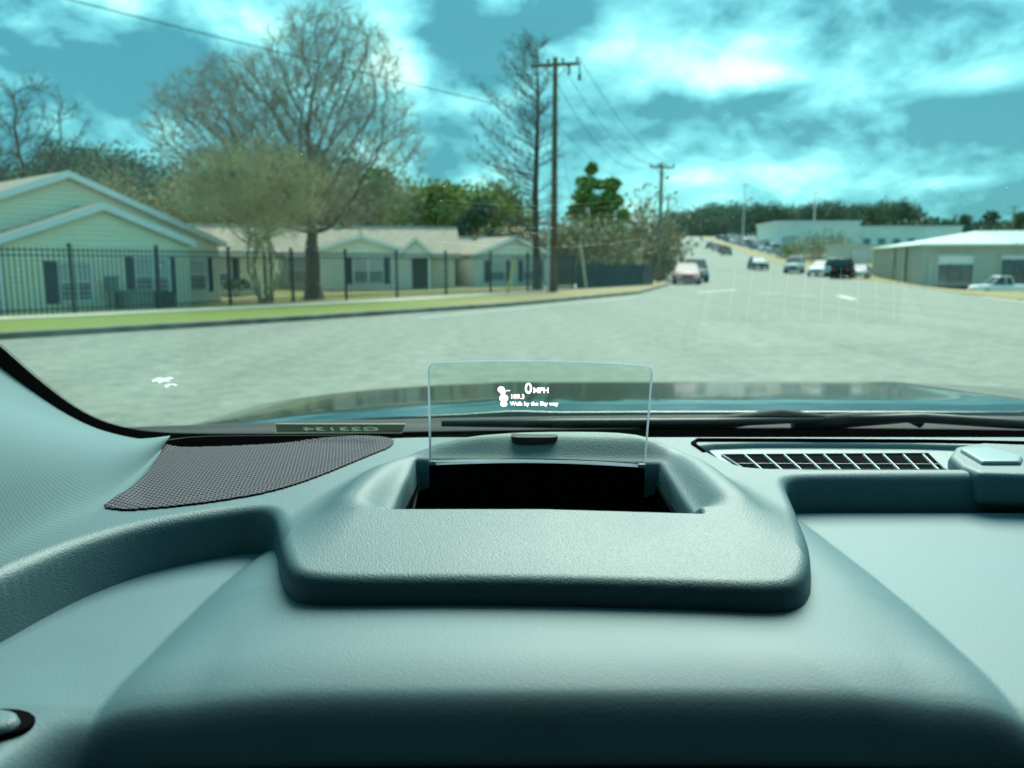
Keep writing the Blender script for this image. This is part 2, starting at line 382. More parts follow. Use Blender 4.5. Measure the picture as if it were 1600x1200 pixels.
def asphalt_mat():
    m, n, l, p = new_mat('worn_asphalt'); t = n.new('ShaderNodeTexCoord'); p.inputs['Roughness'].default_value = 0.85; p.inputs['Specular IOR Level'].default_value = 0.3
    a = n.new('ShaderNodeTexNoise'); a.inputs['Scale'].default_value = 3.6; a.inputs['Detail'].default_value = 10; a.inputs['Roughness'].default_value = 0.72; a.inputs['Distortion'].default_value = 0.2
    b = n.new('ShaderNodeTexNoise'); b.inputs['Scale'].default_value = 35; b.inputs['Detail'].default_value = 5
    mp = n.new('ShaderNodeMapping'); mp.inputs['Rotation'].default_value = (0, 0, R(-14)); mp.inputs['Scale'].default_value = (0.9, 0.05, 1)
    w = n.new('ShaderNodeTexNoise'); w.inputs['Scale'].default_value = 0.9; w.inputs['Detail'].default_value = 3
    l.new(t.outputs['Object'], mp.inputs[0]); l.new(mp.outputs[0], w.inputs['Vector'])
    l.new(t.outputs['Object'], a.inputs['Vector']); l.new(t.outputs['Object'], b.inputs['Vector'])
    k = n.new('ShaderNodeMath'); k.operation = 'MULTIPLY_ADD'; l.new(b.outputs['Fac'], k.inputs[0]); k.inputs[1].default_value = 0.25; l.new(a.outputs['Fac'], k.inputs[2])
    k2 = n.new('ShaderNodeMath'); k2.operation = 'MULTIPLY_ADD'; l.new(w.outputs['Fac'], k2.inputs[0]); k2.inputs[1].default_value = 0.30; l.new(k.outputs[0], k2.inputs[2])
    r = n.new('ShaderNodeValToRGB'); r.color_ramp.elements[0].position = 0.56; r.color_ramp.elements[1].position = 1.0
    r.color_ramp.elements[0].color = (0.105, 0.135, 0.112, 1); r.color_ramp.elements[1].color = (0.28, 0.285, 0.24, 1)
    l.new(k2.outputs[0], r.inputs[0]); l.new(r.outputs[0], p.inputs['Base Color'])
    bp = n.new('ShaderNodeBump'); bp.inputs['Distance'].default_value = 0.01; l.new(b.outputs['Fac'], bp.inputs['Height']); l.new(bp.outputs[0], p.inputs['Normal'])
    return m
M['ground'] = ground_mat(); M['dead'] = ground_mat('dead_grass', -.12, -.35); M['asphalt'] = asphalt_mat()
M['concrete'] = mat('pale_concrete', (0.46, 0.42, 0.34), 0.9, 0.12, 1.5, bump=0.2, bscale=30)
M['kerb'] = mat('shaded_kerb', (0.16, 0.15, 0.12), 0.9, 0.35, 2.0, bump=0.2)  # shadow along the kerb is put into this dark tone
M['marking'] = mat('worn_road_paint', (0.55, 0.56, 0.52), 0.8, 0.2, 6)

YS = [-8, 0, 6, 10, 15, 19, 23, 26.8, 31, 35, 38, 42, 47, 53, 60, 66, 72, 78, 84, 90, 95, 100, 115, 135, 167, 195, 222, 260, 300, 350, 400, 430]
def sheet(name, rows, m, kind='structure'):
    mb = MB(); mb.loft(rows, cap=False, closed=False); o = mb.build(name, m); o['kind'] = kind; return o
sheet('ground', [[(x, y, gz(y) - 0.06 - dip(x, y)) for x in (-500, -60, interp(y, LEFT) - 3, interp(y, LEFT), interp(y, RIGHT), interp(y, RIGHT) + 4, interp(y, RIGHT) + 9, interp(y, RIGHT) + 17, interp(y, RIGHT) + 40, 600)] for y in [-60] + YS + [470, 700, 1500]], M['dead'])
sheet('road', [[(interp(y, LEFT) - 0.05, y, gz(y)), ((interp(y, LEFT) + interp(y, RIGHT)) / 2, y, gz(y)), (interp(y, RIGHT) + 0.05, y, gz(y))] for y in YS], M['asphalt'])
# left verge: strips beside the kerb line, raised by the kerb
LP = [Vector((interp(y, LEFT), y)) for y in np.concatenate([np.linspace(2, 60, 30), np.linspace(64, 430, 30)])]
def offset(d):
    out = []
    for i, p in enumerate(LP):
        t = (LP[min(i + 1, len(LP) - 1)] - LP[max(i - 1, 0)]).normalized()
        q = p + Vector((-t.y, t.x)) * d; out.append((q.x, q.y, gz(p.y)))
    return out
def strip(name, offs, m):
    cols = [[(x, y, z + dz) for x, y, z in offset(d)] for d, dz in offs]
    rows = [[c[i] for c in cols] for i in range(len(LP))]
    return sheet(name, rows, m)
strip('kerb', [(0.0, -0.05), (0.02, 0.12), (0.16, 0.135), (0.165, 0.02)], M['kerb'])
strip('grass_verge', [(0.16, 0.115), (1.2, 0.15), (2.6, 0.13), (4.0, 0.12)], M['ground'])
strip('sidewalk', [(4.0, 0.05), (4.005, 0.137), (5.2, 0.137), (5.205, 0.05)], M['concrete'])
strip('lawn', [(5.2, 0.115), (8, 0.05), (14, -0.02), (40, -0.03), (90, -0.03)], M['dead'])
# right side: dead verge and a pale apron
sheet('grass_verge', [[(interp(y, RIGHT) + a, y, gz(y) + b - dip(interp(y, RIGHT) + a, y)) for a, b in ((0.0, -0.04), (0.06, 0.05), (4 if y < 100 else 2, 0.05), (9 if y < 100 else 2.5, 0.05), (17 if y < 100 else 3, 0.05))] for y in YS[8:]], M['dead'])
sheet('driveway', [[(interp(y, RIGHT) - 0.3 + 0.25 * (34 - y) * 0, y, gz(y) + 0.005), (70, y, gz(y) + 0.005)] for y in (25, 28, 31.5, 34.5)], M['concrete'])
sheet('parking_lot', [[(interp(y, RIGHT) + 3.2, y, gz(y) + 0.02), (150, y, gz(y) + 0.02)] for y in YS[23:-1]], M['asphalt'])

# road markings
def line_marks(segs, w):
    mb = MB()
    for (a, b) in segs:
        a, b = Vector(a), Vector(b); t = (b - a).normalized(); n = Vector((-t.y, t.x)) * w / 2
        k = max(1, int((b - a).length / 8))
        for i in range(k):
            p, q = a + (b - a) * i / k, a + (b - a) * (i + 1) / k
            mb.add([(p.x - n.x, p.y - n.y, gz(p.y) + .004), (p.x + n.x, p.y + n.y, gz(p.y) + .004), (q.x + n.x, q.y + n.y, gz(q.y) + .004), (q.x - n.x, q.y - n.y, gz(q.y) + .004)], [(0, 1, 2, 3)])
    o = mb.build('road_marking', M['marking']); o['kind'] = 'structure'
def gp(u, v):
    p = at_z(u, v, 0.0); return (p.x, p.y)
line_marks([(gp(655, 497), gp(850, 478)), (gp(850, 478), gp(1000, 464))], 0.11)
line_marks([(gp(1090, 457), gp(1150, 453)), (gp(1180, 459), gp(1215, 459)), (gp(1245, 461), gp(1275, 461)), (gp(1310, 462), gp(1335, 468))], 0.35)
line_marks([((21.5, 92), (29.5, 92))], 1.2)

# ------------------------------------------------------------------ houses
M['siding'] = mat('cream_siding', (0.84, 0.79, 0.62), 0.7, 0.05, 1.2)
M['siding_w'] = mat('white_siding', (0.80, 0.80, 0.74), 0.7, 0.05, 1.2)
M['roof'] = mat('brown_shingle', (0.30, 0.245, 0.185), 0.9, 0.18, 3.0, bump=0.5, bscale=14, detail=7)
M['fascia'] = mat('white_trim', (0.76, 0.78, 0.80), 0.6, 0.04, 3)
M['shutter'] = mat('navy_shutter', (0.02, 0.045, 0.075), 0.6, 0.1, 5)
M['pane'] = mat('window_pane', (0.10, 0.15, 0.18), 0.12, 0.3, 1.5, spec=0.8)
M['blind'] = mat('window_blind', (0.50, 0.52, 0.52), 0.6, 0.1, 30)
M['utility'] = mat('grey_green_metal', (0.28, 0.33, 0.30), 0.6, 0.1, 4)
M['dark'] = mat('dark_metal', (0.02, 0.035, 0.04), 0.55, 0.2, 6)

def siding(poly2, z_of, m, name, parent, y0, course=0.15):
    """horizontal lap siding on a wall in local x-z: polygon given by left/right x at height z"""
    mb = MB(); z = poly2[0]; top = poly2[1]
    while z < top - 1e-4:
        z2 = min(z + course, top); a0, a1 = z_of(z); b0, b1 = z_of(z2)
        if a1 - a0 > 0.01:
            mb.add([(a0, y0 - 0.045, z), (a1, y0 - 0.045, z), (b1, y0 - 0.006, z2), (b0, y0 - 0.006, z2), (a0, y0, z), (a1, y0, z)], [(0, 1, 2, 3), (4, 5, 1, 0)])
        z = z2
    o = mb.build(name, m, parent, kind='stuff'); return o
def gable_block(h, x0, x1, y0, y1, zb, ze, zr, m, over=0.25, rakes=True, end_gable=True):
    """wall + gable roof, ridge along local y; the front (y0) carries lap siding"""
    xm = (x0 + x1) / 2
    core = MB(); core.prism([(x0, y0, zb), (x1, y0, zb), (x1, y0, ze), (xm, y0, zr), (x0, y0, ze)], (0, y1 - y0, 0)); core.build('wall', m, h)
    def zof(z):
        if z <= ze: return x0, x1
        k = (z - ze) / (zr - ze); return x0 + (xm - x0) * k, x1 + (xm - x1) * k
    siding((zb, zr), zof, m, 'siding', h, y0)
    s = (zr - ze) / (xm - x0); t = 0.14
    for sg, xe in ((-1, x0 - over), (1, x1 + over)):
        ze2 = ze - s * over
        rf = MB(); rf.prism([(xm, y0 - over, zr + 0.03), (xe, y0 - over, ze2 + 0.03), (xe, y0 - over, ze2 + 0.03 + t), (xm, y0 - over, zr + 0.03 + t)], (0, y1 - y0 + 2 * over, 0)); rf.build('roof', M['roof'], h)
        fa = MB(); fa.prism([(xm, y0 - over - 0.03, zr - 0.03), (xe, y0 - over - 0.03, ze2 - 0.03), (xe, y0 - over - 0.03, ze2 + t + 0.045), (xm, y0 - over - 0.03, zr + t + 0.045)], (0, 0.028, 0)); fa.build('fascia', M['fascia'], h)
def window(h, x0, x1, z0, z1, y, sash=2, shut=(True, True), sw=0.3):
    f = MB(); w = 0.06
    for a in ((x0 - w, x0), (x1, x1 + w)): f.box(((a[0]+a[1])/2, y - 0.05, (z0+z1)/2), (w, 0.08, z1 - z0 + 2*w))
    for z in (z0 - w/2, z1 + w/2): f.box(((x0+x1)/2, y - 0.05, z), (x1 - x0, 0.08, w))
    n = sash
    for i in range(1, n): f.box((x0 + (x1-x0)*i/n, y - 0.05, (z0+z1)/2), (0.07, 0.07, z1 - z0))
    f.box(((x0+x1)/2, y - 0.055, (z0+z1)/2), (x1 - x0, 0.05, 0.05))
    fr = f.build('window_frame', M['fascia'], h)
    for i in range(n):
        a, b = x0 + (x1-x0)*i/n + 0.035, x0 + (x1-x0)*(i+1)/n - 0.035
        p = MB(); p.box(((a+b)/2, y - 0.035, z0 + (z1-z0)*0.25), (b - a, 0.01, (z1-z0)*0.5 - 0.05)); p.build('pane', M['pane'], fr)
        p = MB(); p.box(((a+b)/2, y - 0.035, z0 + (z1-z0)*0.75), (b - a, 0.01, (z1-z0)*0.5 - 0.05)); p.build('pane', M['blind'] if random.random() < .7 else M['pane'], fr)
    for k, on in enumerate(shut):
        if on:
            xs = x0 - w - sw/2 - 0.01 if k == 0 else x1 + w + sw/2 + 0.01
            sb = MB(); sb.box((xs, y - 0.05, (z0+z1)/2), (sw, 0.05, z1 - z0 + 0.12))
            for j in range(9): sb.box((xs, y - 0.08, z0 + (z1-z0)*(j+.5)/9), (sw - 0.1, 0.02, (z1-z0)/13))
            sb.build('shutter', M['shutter'], h)
A50 = math.atan2(0.77, 0.63)
h1 = thing('house', 'cream house with two stacked gables and brown roof, nearest behind the fence', 'house', (-16.8, 21.0, 0), A50)
gable_block(h1, 0.25, 10.1, 0.0, 9.0, -0.3, 2.06, 4.0, M['siding'], 0.22)
gable_block(h1, 2.9, 8.3, -1.2, 0.6, -0.3, 2.02, 3.02, M['siding'], 0.2)
window(h1, 4.30, 5.15, 0.32, 1.42, -1.2, 2, (True, False), 0.34)
window(h1, 6.50, 7.55, 0.45, 1.55, -1.2, 2, (True, True), 0.2)
window(h1, 9.0, 9.55, 0.5, 1.55, 0.0, 1, (False, True), 0.2)
ds = MB(); ds.tube([(2.75, -1.32, 2.0), (2.75, -1.28, 1.8), (2.75, -1.25, 0.0)], 0.05, 8); ds.build('downspout', M['fascia'], h1)
gt = MB(); gt.box((2.7, -0.6, 2.0), (0.12, 1.6, 0.12)); gt.build('gutter', M['fascia'], h1)
def loc_of(h, x, y, z=0):
    return Matrix.Rotation(h.rotation_euler.z, 3, 'Z') @ Vector((x, y, z)) + Vector(h.location)
def utility(name, label, cat, x, y, d, m, legs=False, lid=True):
    p = loc_of(h1, x, y); t = thing(name, label, cat, (p.x, p.y, 0.0), A50)
    b = MB(); b.box((0, 0, d[2]/2 + (0.55 if legs else 0)), d); b.build('housing', m, t, bevel=0.03)
    if lid:
        b = MB(); b.box((0, 0, d[2] + 0.03 + (0.55 if legs else 0)), (d[0]*1.05, d[1]*1.05, 0.05)); b.build('lid', m, t)
    if legs:
        b = MB(); b.box((-d[0]*.3, 0, 0.27), (0.06, 0.06, 0.56)); b.build('leg', M['dark'], t)
        b = MB(); b.box((d[0]*.3, 0, 0.27), (0.06, 0.06, 0.56)); b.build('leg', M['dark'], t)
    return t
utility('meter_box', 'small blue grey meter box on legs against the cream wall', 'meter box', 5.65, -1.5, (0.36, 0.2, 0.42), mat('blue_grey', (0.16, 0.24, 0.28), 0.5), True)
utility('air_conditioner', 'pale grey green air conditioning unit by the cream house wall', 'air conditioner', 6.3, -1.7, (0.75, 0.7, 0.55), M['utility'])
utility('bin', 'black square bin on the grass below the double window', 'bin', 7.15, -1.75, (0.5, 0.45, 0.48), M['dark'])
# bench-like planter rail below window 3
def shrub(name, label, loc, r, h, m, n=350, group=None, leaf=0.09):
    t = thing(name, label, 'shrub', loc, 0, group); mb = MB()
    for _ in range(n):
        a, c, k = random.uniform(0, 6.28), random.uniform(-0.2, 1), random.random() ** 0.4
        p = Vector((r*k*math.cos(a)*math.sqrt(max(0, 1-c*c)), r*k*math.sin(a)*math.sqrt(max(0, 1-c*c)), h*0.45 + h*0.55*k*c)); leafq(mb, p, leaf)
    mb.build('foliage', m, t); st = MB()
    for i in range(4): st.tube([(0, 0, -0.1), (random.uniform(-r, r)*.4, random.uniform(-r, r)*.4, h*0.6)], [0.03, 0.01], 5)
    st.build('stem', M['bark'], t); return t
def leafq(mb, p, s):
    d = Vector((random.gauss(0, 1), random.gauss(0, 1), random.gauss(0, 1))).normalized(); a = d.orthogonal().normalized(); b = d.cross(a)
    s1, s2 = s * random.uniform(.6, 1.3), s * random.uniform(.4, .9)
    mb.add([p - a*s1, p - b*s2, p + a*s1, p + b*s2], [(0, 1, 2, 3)])
M['bark'] = mat('grey_bark', (0.15, 0.135, 0.11), 0.95, 0.3, 6, bump=0.5, bscale=20)
M['twig'] = mat('dull_twig', (0.33, 0.285, 0.22), 0.95, 0.3, 1.5)
M['twig_y'] = mat('yellow_brown_twig', (0.55, 0.48, 0.28), 0.95, 0.3, 1.2)
M['twig_d'] = mat('dark_twig', (0.085, 0.08, 0.07), 0.95, 0.3, 1.5)
M['leaf'] = mat('mid_green_leaf', (0.17, 0.25, 0.06), 0.8, 0.5, 0.5, col2=(0.34, 0.35, 0.11))
M['leaf_d'] = mat('dark_green_leaf', (0.07, 0.13, 0.075), 0.8, 0.5, 0.3, col2=(0.13, 0.17, 0.095))
M['leaf_p'] = mat('pine_needle', (0.12, 0.23, 0.05), 0.8, 0.5, 0.5, col2=(0.27, 0.36, 0.09))
M['brush'] = mat('brown_brush', (0.27, 0.25, 0.13), 0.9, 0.4, 0.4, col2=(0.42, 0.36, 0.21))

# the long mid building and the white one behind the trees
h2 = thing('house', 'long low cream house with a porch gable, behind the bare trees', 'house', (-17.5, 43.2, -0.24), R(7))
def gable_long(h, x0, x1, y0, y1, zb, ze, zr, m):
    """ridge along local x, hipped look at the right end"""
    w = MB(); w.prism([(x0, y0, zb), (x0, y1, zb), (x0, y1, ze), (x0, (y0+y1)/2, zr), (x0, y0, ze)], (x1 - x0, 0, 0)); w.build('wall', m, h)
    siding((zb, ze), lambda z: (x0, x1), m, 'siding', h, y0)
    o = 0.35; ym = (y0+y1)/2; s = (zr - ze)/(ym - y0)
    for sg, ye in ((-1, y0 - o), (1, y1 + o)):
        r_ = MB(); r_.prism([(x0 - o, ym, zr + 0.02), (x0 - o, ye, ze - s*o + 0.02), (x0 - o, ye, ze - s*o + 0.14), (x0 - o, ym, zr + 0.14)], (x1 - x0 + 2*o, 0, 0)); r_.build('roof', M['roof'], h)
    fa = MB(); fa.box(((x0+x1)/2, y0 - o - 0.03, ze - s*o + 0.03), (x1 - x0 + 2*o, 0.05, 0.2)); fa.build('fascia', M['fascia'], h)
    rc = MB(); rc.box(((x0+x1)/2, ym, zr + 0.16), (x1 - x0 + 2*o, 0.3, 0.06)); rc.build('ridge_cap', M['fascia'], h)
gable_long(h2, -3.5, 14.6, 3.0, 10.5, -0.2, 2.25, 3.75, M['siding'])
gable_block(h2, 6.6, 12.0, 0.6, 3.2, -0.2, 2.22, 3.05, M['siding_w'], 0.25)
gable_block(h2, 11.5, 13.1, 0.4, 3.0, 2.0, 2.25, 2.95, M['siding_w'], 0.2)
gable_block(h2, 0.2, 4.6, 1.0, 3.2, -0.2, 2.22, 3.0, M['siding'], 0.25)
window(h2, 8.9, 10.5, 0.6, 1.95, 0.6, 2, (True, True), 0.32)
window(h2, 5.0, 6.2, 0.6, 1.95, 3.0, 1, (False, True), 0.3)
window(h2, 1.4, 2.6, 0.5, 1.95, 1.0, 1, (True, True), 0.4)
pb = MB(); pb.box((12.4, 2.85, 1.05), (1.2, 0.2, 2.3)); pb.build('dark_porch_panel', M['dark'], h2)  # dark slab standing in for the dark porch interior
for x in (12.0, 13.05):
    c_ = MB(); c_.box((x, 0.5, 0.95), (0.14, 0.14, 2.2)); c_.build('porch_post', M['fascia'], h2)
h3 = thing('house', 'white gabled house farthest along the fence, left of the wooden pole', 'house', (-2.4, 50.0, -0.25), R(24))
gable_block(h3, 0.0, 5.4, 0.0, 6.0, -0.1, 2.1, 3.2, M['siding_w'], 0.3)
gable_long(h3, 0.4, 10.5, 3.0, 9.0, -0.1, 2.0, 3.3, M['siding'])
window(h3, 1.1, 2.1, 0.6, 1.8, 0.0, 1, (True, True), 0.3)
window(h3, 3.4, 4.4, 0.6, 1.8, 0.0, 1, (True, True), 0.3)
h4 = thing('house', 'brown roofed cream house between the gabled house and the myrtle trunks', 'house', (-18.2, 36.0, -0.2), R(20))
gable_long(h4, 0, 7.0, 0.0, 6.5, -0.1, 2.1, 3.35, M['siding'])
window(h4, 4.4, 5.4, 0.6, 1.8, 0.0, 1, (True, True), 0.3)
shrub('shrub', 'dark rounded shrub on the lawn between the two cream houses', (-12.1, 35.6, 0), 0.7, 0.8, M['leaf_d'])

# ------------------------------------------------------------------ fence along the lawn
FP = [Vector((-20.5, 12.4)), Vector((-15.5, 17.4)), Vector((-11.9, 21.4)), Vector((-8.6, 26.6)), Vector((-5.6, 31.0)), Vector((-3.0, 33.7)), Vector((0.0, 36.6)), Vector((2.2, 39.6)), Vector((3.2, 42.0))]
fence = thing('iron_fence', 'tall dark iron picket fence running along the lawn before the houses', 'fence', (FP[3].x, FP[3].y, 0))
FO = Vector((FP[3].x, FP[3].y, 0)); FH = 1.72; FZ = 0.06
pk = MB(); pk.box((0, 0, FH/2), (0.026, 0.026, FH)); pk.add([(-.01,-.01,FH),(.01,-.01,FH),(.01,.01,FH),(-.01,.01,FH),(0,0,FH+.05)], [(0,1,4),(1,2,4),(2,3,4),(3,0,4)])
pk_me = pk.mesh('picket', M['dark'])
po = MB(); po.box((0, 0, FH/2 + 0.04), (0.075, 0.075, FH + 0.16)); po.box((0, 0, FH + 0.14), (0.1, 0.1, 0.04)); po_me = po.mesh('fence_post', M['dark'])
seglen = [(FP[i+1] - FP[i]).length for i in range(len(FP) - 1)]; total = sum(seglen)
def on_fence(s):
    for i, l_ in enumerate(seglen):
        if s <= l_ or i == len(seglen) - 1: return FP[i] + (FP[i+1] - FP[i]) * (s / l_), math.atan2(*(reversed((FP[i+1] - FP[i])[:])))
        s -= l_
npost = int(total / 2.45); 
for i in range(npost + 1):
    p, a = on_fence(total * i / npost); o = link('fence_post', po_me, fence); o.location = (p.x - FO.x, p.y - FO.y, FZ); o.rotation_euler.z = a
npk = 290
for i in range(npk):
    s = total * (i + .5) / npk; p, a = on_fence(s); o = link('picket', pk_me, fence); o.location = (p.x - FO.x, p.y - FO.y, FZ + 0.03); o.rotation_euler.z = a
for z in (0.16, FH - 0.16, FH - 0.02):
    for i in range(npost):
        p, a = on_fence(total * i / npost); q, _ = on_fence(total * (i + 1) / npost - 1e-4)
        r_ = MB(); d = q - p; r_.box(((p.x+q.x)/2 - FO.x, (p.y+q.y)/2 - FO.y, FZ + z), (d.length - 0.08, 0.03, 0.035), math.atan2(d.y, d.x)); r_.build('rail', M['dark'], fence)
M['screen'] = mat('dark_screen_cloth', (0.012, 0.035, 0.05), 0.9, 0.4, 3)
sf = thing('screen_fence', 'dark cloth screened fence at the corner beyond the wooden pole', 'fence', (3.4, 42.4, 0))
pts = [Vector((0, 0)), Vector((2.0, 2.6)), Vector((4.4, 6.0)), Vector((5.4, 8.4))]
for i in range(3):
    a, b = pts[i], pts[i+1]; d = b - a
    cl = MB(); cl.box(((a.x+b.x)/2, (a.y+b.y)/2, 0.72), (d.length, 0.03, 1.25), math.atan2(d.y, d.x)); cl.build('screen_panel', M['screen'], sf)
for p in pts:
    c_ = MB(); c_.tube([(p.x, p.y, -0.1), (p.x, p.y, 1.45)], 0.04, 8); c_.build('fence_post', M['dark'], sf)

# ------------------------------------------------------------------ trees
def colonize(base, trunk_h, pts, step, di, dk, lean=(0, 0), iters=150, jitter=.12):
    """grow branches towards a cloud of attraction points; returns nodes and parents"""
    nodes = [np.array(base, float)]; par = [-1]
    k = max(2, int(trunk_h / step))
    for i in range(1, k + 1):
        nodes.append(np.array((base[0] + lean[0]*i/k + random.uniform(-.03, .03), base[1] + lean[1]*i/k, base[2] + trunk_h*i/k))); par.append(i - 1)
    P_ = np.array(pts); alive = np.ones(len(P_), bool)
    A = np.array(nodes); D = np.full(len(P_), 1e9); I = np.zeros(len(P_), int)
    for i, n_ in enumerate(A):
        d = np.linalg.norm(P_ - n_, axis=1); b = d < D; D[b] = d[b]; I[b] = i
    for _ in range(iters):
        m = alive & (D < di)
        if not m.any(): break
        new = []
        for i in np.unique(I[m]):
            q = P_[m & (I == i)] - nodes[i]; q = (q / np.linalg.norm(q, axis=1)[:, None]).mean(0)
            q = q + rng.normal(0, jitter, 3); q /= np.linalg.norm(q) + 1e-9
            new.append((nodes[i] + q * step, i))
        for n_, i in new:
            j = len(nodes); nodes.append(n_); par.append(i)
            d = np.linalg.norm(P_ - n_, axis=1); b = d < D; D[b] = d[b]; I[b] = j
        alive &= D > dk
    return nodes, par
def tree_mesh(nodes, par, r_tip, expo, mb, twigs=None, tw_len=.5, tw_n=2, r_tw=.008, r_max=None, up=.3, trunk=0):
    n = len(nodes); ch = [[] for _ in range(n)]
    for i, p in enumerate(par):
        if p >= 0: ch[p].append(i)
    rad = [0.0] * n
    for i in reversed(range(n)):
        rad[i] = (sum(rad[c]**expo for c in ch[i])) ** (1/expo) if ch[i] else r_tip
        if r_max: rad[i] = min(rad[i], r_max)
        if i < trunk: rad[i] = max(rad[i], r_max*(1 - .2*i/trunk))
    for i in range(1, n):
        p = par[i]; sides = 8 if rad[i] > .12 else 5 if rad[i] > .04 else 3
        mb.tube([nodes[p], nodes[i]], [min(rad[p], rad[i]*1.25), rad[i]], sides, cap=False)
    if twigs is not None:
        for i in range(n):
            if rad[i] < r_tip * 2.6:
                d0 = Vector(nodes[i] - nodes[par[i]]).normalized()
                for _ in range(tw_n):
                    d = (d0 + Vector((random.gauss(0, .6), random.gauss(0, .6), random.gauss(up, .5)))).normalized(); l_ = tw_len * random.uniform(.5, 1.3)
                    p0 = Vector(nodes[i]); p1 = p0 + d*l_*.5; p2 = p1 + (d + Vector((random.gauss(0, .3), random.gauss(0, .3), .25))).normalized()*l_*.5
                    twigs.tube([p0, p1, p2], [r_tw, r_tw*.8, r_tw*.4], 3, cap=False)
                    for _k in range(2):
                        e = (d + Vector((random.gauss(0, .7), random.gauss(0, .7), random.gauss(.2, .5)))).normalized()*l_*.5
                        twigs.tube([p1, p1 + e], [r_tw*.7, r_tw*.4], 3, cap=False)
def ell_points(c, r, n, hollow=.3, zmin=None):
    out = []
    while len(out) < n:
        q = np.array([random.uniform(-1, 1) for _ in range(3)]); l_ = np.linalg.norm(q)
        if hollow < l_ < 1:
            p = np.array(c) + q*np.array(r)
            if zmin is None or p[2] > zmin: out.append(p)
    return out
def bare_tree(label, loc, trunk_h, clouds, step=.35, di=3.5, dk=.5, r_tip=.014, lean=(0, 0), tm='bark', wm='twig', tw_len=.6, tw_n=2, r_tw=.008, stems=1, cat='tree', r_max=None, expo=2.35, name='bare_tree'):
    t = thing(name, label, cat, loc); tr = MB(); tw = MB(); pts = []
    for c in clouds: pts += ell_points(*c)
    if stems == 1:
        nd, pr = colonize((0, 0, -.15), trunk_h, pts, step, di, dk, lean); tree_mesh(nd, pr, r_tip, expo, tr, tw, tw_len, tw_n, r_tw, r_max, trunk=int(trunk_h/step) if r_max else 0)
    else:
        for s in range(stems):
            a = 6.28*s/stems; sub = [p for p in pts if random.random() < 1.6/stems or False]
            nd, pr = colonize((.12*math.cos(a), .12*math.sin(a), -.1), trunk_h, sub, step, di, dk, (.45*math.cos(a), .3*math.sin(a))); tree_mesh(nd, pr, r_tip, expo, tr, tw, tw_len, tw_n, r_tw, r_max)
    if stems == 1:   # flared foot
        rr = r_max or .3; tr.loft([[(rr*k*math.cos(a)*(1+.12*math.sin(3*a)), rr*k*math.sin(a)*(1+.12*math.sin(3*a)), z) for a in np.linspace(0, 6.283, 12, endpoint=False)] for k, z in ((1.6, -.15), (1.3, .06), (1.08, .22), (.99, .42), (.93, .7))])
    tr.build('trunk', M[tm], t, smooth=True); tw.build('crown', M[wm], t); return t
# big oak: u 240-660, top v 25
oak = bare_tree('large bare oak with a wide twiggy crown, dark trunk just behind the fence', (at_y(490, 465, 31).x, 31, 0.0), 2.5,
    [((-1.4, 0, 6.1), (4.6, 3.2, 2.9), 2300, .12, 3.2), ((.9, 0, 8.1), (2.7, 2.2, 2.7), 1500, .1), ((2.9, 0, 5.6), (1.6, 1.5, 2.4), 450, .1), ((.6, -.3, 3.3), (3.2, 1.6, .9), 220, .2), ((-2.4, 0, 7.3), (2.0, 1.6, 1.8), 600, .1)],
    step=.28, di=4, dk=.34, r_tip=.010, r_max=.33, tw_len=.55, tw_n=4, r_tw=.0068, name='bare_oak', expo=2.2)
myr = bare_tree('yellowish multi stemmed myrtle in front of the oak, beside the fence', (at_y(415, 470, 27.6).x, 27.6, 0.05), 1.4,
    [((-.4, 0, 4.0), (2.7, 1.6, 1.35), 380, .05), ((-1.5, 0, 3.3), (1.3, 1.1, .8), 90, .05), ((.5, 0, 3.0), (1.5, 1.0, .9), 120, .05), ((-.1, 0, 2.3), (.8, .7, .7), 60, .05)],
    step=.22, di=2.5, dk=.3, r_tip=.011, stems=5, tm='twig_y', wm='twig_y', tw_len=.6, tw_n=2, r_tw=.0062, name='myrtle_tree', expo=2.6)
lt = bare_tree('tall bare tree rising behind the nearest house at the far left', (at_y(52, 400, 44).x, 44, 0), 4.2,
    [((0, 0, 8.2), (3.4, 2.2, 3.0), 700, .1), ((-1.5, 0, 7.8), (1.6, 1.6, 2.4), 200, .1)], step=.45, di=5, dk=.7, r_tip=.022, r_max=.28, tw_len=.8, tw_n=2, r_tw=.014, tm='twig_d', wm='twig_d')
bt2 = bare_tree('slim bare tree behind the cream roof ridge, right of the far left tree', (at_y(180, 400, 60).x, 60, 0), 4.0,
    [((0, 0, 6.8), (2.8, 2.0, 3.0), 300, .1)], step=.5, di=5, dk=.8, r_tip=.02, r_max=.2, tw_len=.9, tw_n=2, r_tw=.014)
